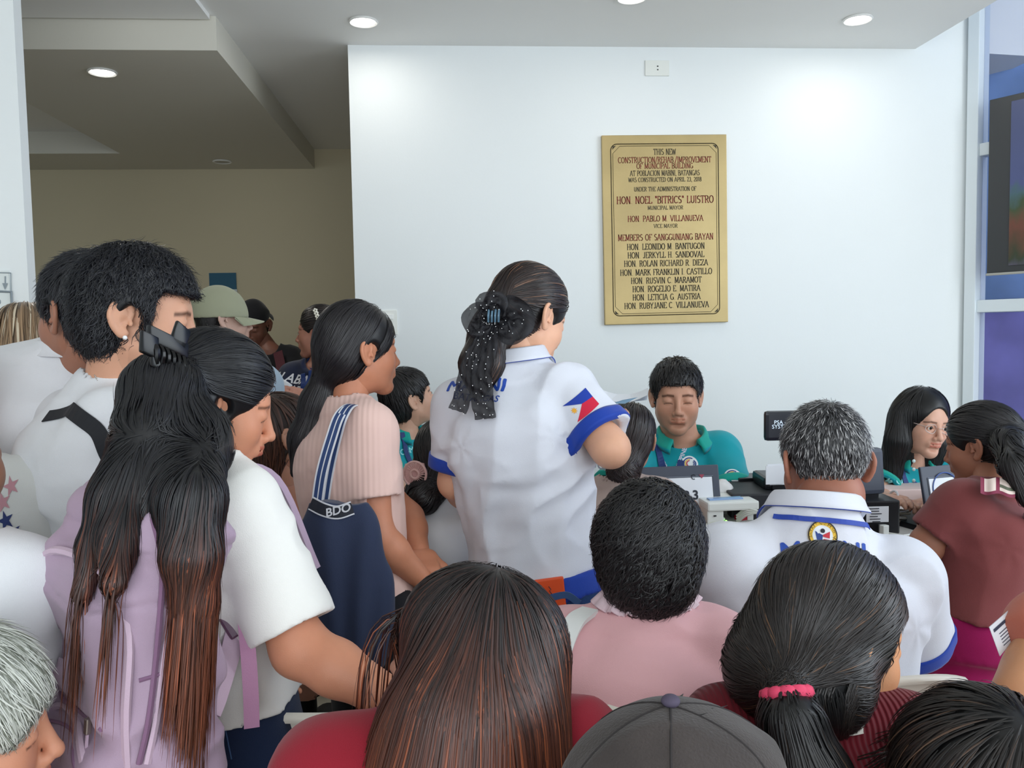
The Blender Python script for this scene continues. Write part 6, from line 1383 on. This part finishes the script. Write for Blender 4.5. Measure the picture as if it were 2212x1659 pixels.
# papers in the hand of the standing woman
pp = empty('papers', P(1340, 865, 2.24), 'sheaf of white papers held by the standing woman in white polo', 'papers')
for k in range(4):
    vs = []; 
    for i in range(9):
        u = i / 8; x = 1270 + 128 * u; y = 845 + 26 * math.sin(u * 2.6) * (1 - .25 * k) - 10 * u + 3 * k + (6 * u * k / 3); dd = 2.12 + .10 * u
        vs += [P(x, y + 6 + 1.5 * k, dd), P(x + 12 - 10 * u, y - 10 + 36 * (1 - u) * .0 + 2 * k - 12 * math.sin(u * 3) * .2, dd + .20)]
    m = MB(); m.add([v for v in vs] + [v + V(0, 0, .0008) for v in vs], [(2 * i, 2 * i + 2, 2 * i + 3, 2 * i + 1) for i in range(8)] + [(18 + 2 * i, 18 + 2 * i + 1, 18 + 2 * i + 3, 18 + 2 * i + 2) for i in range(8)]); m.build('sheet', PAPER, pp, smooth=True)
m = MB(); m.add([P(1320, 872, 2.10), P(1345, 864, 2.12), P(1378, 858, 2.14), P(1350, 872, 2.12)], [(0, 1, 2, 3)]); m.build('printed_photo', plain('print_teal', 90, 120, 140, .6), pp)
# phone in the pocket
ph_ = hit(r5['Ft'], 1188, 1275) if hit(r5['Ft'], 1188, 1275) is not None else P(1188, 1275, 2.0)
pn = nz(V(.05, -1, .05)); pu = nz(np.cross(V(0, 0, 1), pn) * 1.0); pu = nz(pu + V(0, 0, .08)); pv = np.cross(pn, pu); PM = np.stack([pu, -pn, pv if pv[2] > 0 else -pv], 1)
c = P(1188, 1268, 1.0); c = hit(r5['Ft'], 1188, 1285); c = P(1188, 1268, 2.0) if c is None else c; c = P(1187, 1272, (c - _ORG) @ nz(P(1106, 829.5, 1) - _ORG)) - V(0, .008, 0)
phn = empty('phone', c - V(0, 0, .05), 'phone in orange case sticking out of the jeans back pocket', 'phone')
m = MB(); m.box(c - V(0, 0, .012), V(.036, .005, .040), PM, bev=.0045); m.build('phone_case', plain('orange_case', 224, 84, 40, .35), phn)
m = MB(); m.tube([c + PM @ V(-.003, -.006, .010), c + PM @ V(.002, -.006, .002), c + PM @ V(-.002, -.006, .0), c + PM @ V(.003, -.006, -.009)], .001, n=4); m.build('printed_mark', plain('case_mark', 80, 20, 10, .5), phn)
# pocket edge
m = MB(); q = [hit(r5['Ft'], *a) for a in ((1150, 1290), (1185, 1288), (1222, 1282), (1250, 1300))]; q = [a + V(0, -.012, 0) for a in q if a is not None]
if len(q) > 2: m.ribbon(q, V(0, -1, 0), .016, th=.0015); m.build('pocket_edge', cloth('denim_light', 60, 88, 132), r5['root'])
# sheer bow
BOW = mat('sheer_black', rgb(22, 22, 28), .6, alpha=.88, bump=.3, bscale=400); bow = empty('hair_bow_holder', P(1062, 690, 2.0)); bpy.data.objects.remove(bow)
bc_ = P(1066, 690, 2.0)
def sheet(cent, wid, nrm, name, parent, ruff=.005, seed=0, nu=9, sm=10):
    c = catmull(cent, sm); L = len(c); wv = np.interp(np.linspace(0, 1, L), np.linspace(0, 1, len(wid)), wid); T_ = np.gradient(c, axis=0); vs = []
    for i in range(L):
        t_ = nz(T_[i]); a = nz(np.cross(t_, nrm)); n2 = np.cross(a, t_)
        for j in range(nu): u = j / (nu - 1) - .5; vs.append(c[i] + a * u * wv[i] + n2 * (ruff * math.sin(j * 2.4 + i * .35 + seed) + ruff * .6 * math.sin(i * .9 + seed + j)))
    fs = [(i * nu + j, i * nu + j + 1, (i + 1) * nu + j + 1, (i + 1) * nu + j) for i in range(L - 1) for j in range(nu - 1)]
    return mesh(name, vs, fs, BOW, parent), np.array(vs)
bn = V(-.25, -1, .05); allv = []
hb_, v0 = sheet([bc_ + V(0, .0, .01), P(1040, 672, 1.985), P(1022, 690, 1.98), P(1036, 712, 1.97), bc_ + V(0, -.01, -.01)], [.02, .05, .055, .05, .02], bn, 'hair_bow', r5['root'], .007, 1); allv.append(v0)
for cn, wd, sd in (([bc_ + V(0, .0, .01), P(1095, 668, 1.99), P(1120, 690, 1.99), P(1100, 715, 1.98), bc_ + V(0, -.01, -.01)], [.02, .07, .08, .07, .02], 3),
                   ([bc_ + V(0, -.01, .01), P(1050, 655, 1.97), P(1075, 655, 1.97), bc_ + V(0, -.015, 0)], [.03, .05, .05, .03], 5)):
    _, v0 = sheet(cn, wd, bn, 'bow_loop', hb_, .007, sd); allv.append(v0)
for cn, wd, sd in (([bc_, P(1040, 740, 1.965), P(1012, 790, 1.955), P(1003, 840, 1.955), P(988, 888, 1.96)], [.03, .035, .04, .042, .045], 2), ([bc_, P(1055, 750, 1.955), P(1040, 810, 1.945), P(1042, 860, 1.945), P(1048, 905, 1.95)], [.03, .04, .05, .055, .050], 7)):
    _, v0 = sheet(cn, wd, bn, 'bow_tail', hb_, .005, sd, sm=12); allv.append(v0)
allv = np.vstack(allv); rs = np.random.RandomState(2); m = MB()
for i in rs.choice(len(allv), 130, replace=False): m.ball(allv[i] + V(0, -.002, 0), .0013, 4)
m.build('rhinestones', mat('stone', (1, 1, 1), .1, emit=(1, 1, 1), estr=.0, metal=.3), hb_, smooth=True, kind='stuff')
m = MB()
for k in range(4): m.tube([bc_ + V(-.012 + .008 * k, -.028, .022), bc_ + V(-.014 + .008 * k, -.036, .008), bc_ + V(-.014 + .008 * k, -.028, -.006)], .0028, n=6, smooth=4)
m.build('small_claw_clip', plain('clip_glass', 90, 120, 140, .1), hb_, smooth=True)
# tote bag
TN = cloth('tote_navy', 44, 54, 80, .7, bump=.3); TW = plain('tote_white', 214, 216, 222, .7); TNW = plain('tote_strap', 44, 66, 112, .7)
def tp(px, py, d=1.86): return P(px, py, d)
tote = empty('tote_bag', tp(740, 1450), 'navy fabric tote bag with BDO band hanging from the shoulder of the pink woman', 'bag')
TFD = Fld(tp(740, 1260) - V(.22, .16, .26), tp(740, 1260) + V(.22, .16, .26), .005); tcx = tp(745, 1260)
TFD.loft(tp(742, 1445), V(1, 0, 0), V(0, 1, 0), nz(tp(742, 1085) - tp(742, 1445)), np.linalg.norm(tp(742, 1085) - tp(742, 1445)), [-.1, 0, .1, .3, .6, .85, 1.0, 1.1], np.array([.05, .085, .112, .122, .112, .090, .062, .05]), np.array([.02, .045, .055, .058, .048, .032, .020, .015]), [0, 0, 0, 0, 0, 0, .0, 0], -.02, 1.0)
TFD.wrinkle(lambda p: .005 * np.sin((p[:, 0] - tcx[0]) * 95 * (1.35 - .9 * np.clip((p[:, 2] - tcx[2]) / .4 + .3, 0, 1)) + 2 * vnoise(p * 6)), .009); TFD.wrinkle(folds(V(.1, 0, 1), .008, freq=9, stretch=.25, seed=1), .012)
v, q = TFD.nets(); tbod = mesh('tote_body', v, q, TN, tote)
m = MB(); q = [hit(TFD, *a) for a in ((672, 1086), (700, 1100), (730, 1106), (762, 1096))]; q = [a + V(0, -.004, 0) for a in q if a is not None]
if len(q) > 2:
    m.ribbon(q, V(0, -1, 0), .030, th=.001, mids=[(-1, -.8, 1), (-.8, .8, 0), (.8, 1, 1)]); bd = m.build('logo_band', [plain('band_dark', 30, 34, 46, .6), TW], tote)
    t, f2 = text2d('BDO', .026, bold=.0006); cq = hit(TFD, 733, 1099) + V(0, -.017, 0); mesh('lettering', [cq + V(a[0] * .98, 0, a[1] + a[0] * .22) for a in t], f2, TW, tote, smooth=False)
for dx, dd in ((0, 0), (14, .05)):
    m = MB(); m.ribbon([P(684 + dx, 1092, 1.845 + dd), P(695 + dx, 1020, 1.84 + dd), P(716 + dx * .7, 945, 1.85 + dd * .5), P(735 + dx * .5, 895, 1.87), P(764, 874, 1.93), P(800, 890, 2.03)], np.array([V(-.2, -1, 0), V(-.2, -1, 0), V(-.2, -1, .1), V(-.2, -1, .5), V(0, -.3, 1), V(0, .3, 1)]), .026, th=.001, mids=[(-1, -.72, 1), (-.72, -.10, 0), (-.10, .10, 1), (.10, .72, 0), (.72, 1, 1)]); m.build('handle', [TNW, TW], tote)
m = MB(); m.box(P(866, 1290, 1.98), V(.02, .003, .06), yawM(20)); m.build('folder', plain('mint_folder', 196, 226, 196, .5), None, label='mint green folder edge beside the navy tote bag', cat='folder')
# small black bag beyond the tote, hanging from the shoulder of the man in the beige cap
bq = P(598, 1050, 2.78); BGF = Fld(bq - .14, bq + .14, .006); BGF.rbox(bq, V(.055, .045, .085), yawM(10), r=.02, k=0); BGF.wrinkle(folds(V(0, 0, 1), .010, freq=20, stretch=.6), .014); v, q = BGF.nets()
bb = empty('black_bag', bq - V(0, 0, .09), 'shiny black leather bag hanging beside the white sleeve of the backpack girl', 'bag'); mesh('bag_body', v, q, plain('black_leather', 22, 23, 27, .35), bb)
m = MB(); m.ribbon([bq + V(0, 0, .07), P(580, 930, 2.84), P(545, 835, 2.86), P(530, 800, 2.95), P(535, 810, 3.06)], V(0, -1, .4), .02, th=.002); m.build('strap', BLKP, bb)
# leaflet at the right edge
lf = empty('leaflet', P(2172, 1385, 1.27), 'white printed leaflet held by the bare arm at the right edge', 'leaflet'); a0, a1, a2, a3 = P(2137, 1355, 1.27), P(2197, 1303, 1.30), P(2215, 1350, 1.30), P(2160, 1418, 1.27)
m = MB(); m.add([a0, a3, a2, a1] + [a + V(0, .001, 0) for a in (a0, a3, a2, a1)], [(0, 1, 2, 3), (7, 6, 5, 4)]); m.build('sheet', PAPER, lf)
lq = lambda u, v_: a0 + (a1 - a0) * u + (a3 - a0) * v_ + V(0, -.001, 0)
m = MB(); m.add([lq(.08, .14), lq(.9, .12), lq(.9, .22), lq(.08, .24)], [(3, 2, 1, 0)])
for k in range(5): m.add([lq(.2, .38 + .1 * k), lq(.75, .36 + .1 * k), lq(.75, .385 + .1 * k), lq(.2, .405 + .1 * k)], [(3, 2, 1, 0)])
m.build('printed_lines', plain('print_grey', 60, 66, 84, .6), lf, kind='stuff')
# white plastic chairs
CHM = plain('chair_white', 222, 218, 206, .35, bump=.1, bscale=40)
def chair(px, py, d, yaw, label, w=.23, hz=None):
    tpt = P(px, py, d); base = V(tpt[0], tpt[1], 0); M = yawM(-yaw); H_ = tpt[2]; root = empty('plastic_chair', base, label, 'chair')
    f = lambda x, y, z: base + M @ V(x, y, z)
    vs = []; n = 20; rows = [(H_, 1.), (H_ - .012, 1.02), (H_ - .05, 1.0), (H_ - .20, .95), (.44, .85)]
    for (z, k) in rows:
        for i in range(n + 1):
            a = -1 + 2 * i / n; x = a * w * k; y = .05 * a * a - .0 + (H_ - z) * .12; zz = z - (.025 * a ** 4 if z > H_ - .06 else 0); vs.append(f(x, y, zz))
    o = len(vs); vs += [p + M @ V(0, .006, 0) for p in vs]; W_ = n + 1
    fs = [(r * W_ + i, (r + 1) * W_ + i, (r + 1) * W_ + i + 1, r * W_ + i + 1) for r in range(4) for i in range(n)]; fs += [tuple(q_ + o for q_ in ff[::-1]) for ff in fs]
    fs += [(i, i + 1, i + 1 + o, i + o) for i in range(n)]; mesh('backrest', vs, fs, CHM, root)
    m = MB(); m.tube([f((-1 + 2 * i / n) * w, .05 * (-1 + 2 * i / n) ** 2 - .004, H_ - .025 * (-1 + 2 * i / n) ** 4) for i in range(n + 1)], .009, n=8); m.build('top_rim', CHM, root, smooth=True)
    m = MB(); m.box(f(0, .26, .43), V(.21, .21, .012), M, bev=.01); m.build('seat', CHM, root)
    for sx in (-1, 1):
        m = MB(); m.tube([f(sx * w * 1.0, .04, H_ - .16), f(sx * .26, .12, .66), f(sx * .27, .38, .64), f(sx * .25, .43, .44)], .014, n=8, smooth=6, flat=.6); m.build('armrest', CHM, root, smooth=True)
        for sy in (0, 1): m = MB(); m.tube([f(sx * .20, .08 + .36 * sy, .43), f(sx * .24, .02 + .48 * sy, 0)], [.024, .018], n=8); m.build('leg', CHM, root, smooth=True)
    return root
chair(720, 1548, 1.34, 2, 'white plastic chair with empty backrest left of the copper haired woman')
chair(1380, 1532, 1.24, 4, 'white plastic chair behind the pink shirt with ruffled collar')
chair(1845, 1476, 1.50, 2, 'white plastic chair of the grey haired man')
m = MB(); BF2 = Fld(P(750, 1560, 1.9) - .2, P(750, 1560, 1.9) + .2, .008); b0 = P(745, 1560, 2.0); b0[2] = .14; BF2 = Fld(b0 - .24, b0 + .24, .008); BF2.rbox(b0, V(.17, .12, .13), None, r=.06, k=0); BF2.wrinkle(folds(V(0, 1, 0), .012, freq=9), .016); v, q = BF2.nets()
tag(mesh('black_duffel', v, q, cloth('duffel_black', 22, 23, 26)), 'black bag on the tiled floor behind the empty white chair', 'bag')
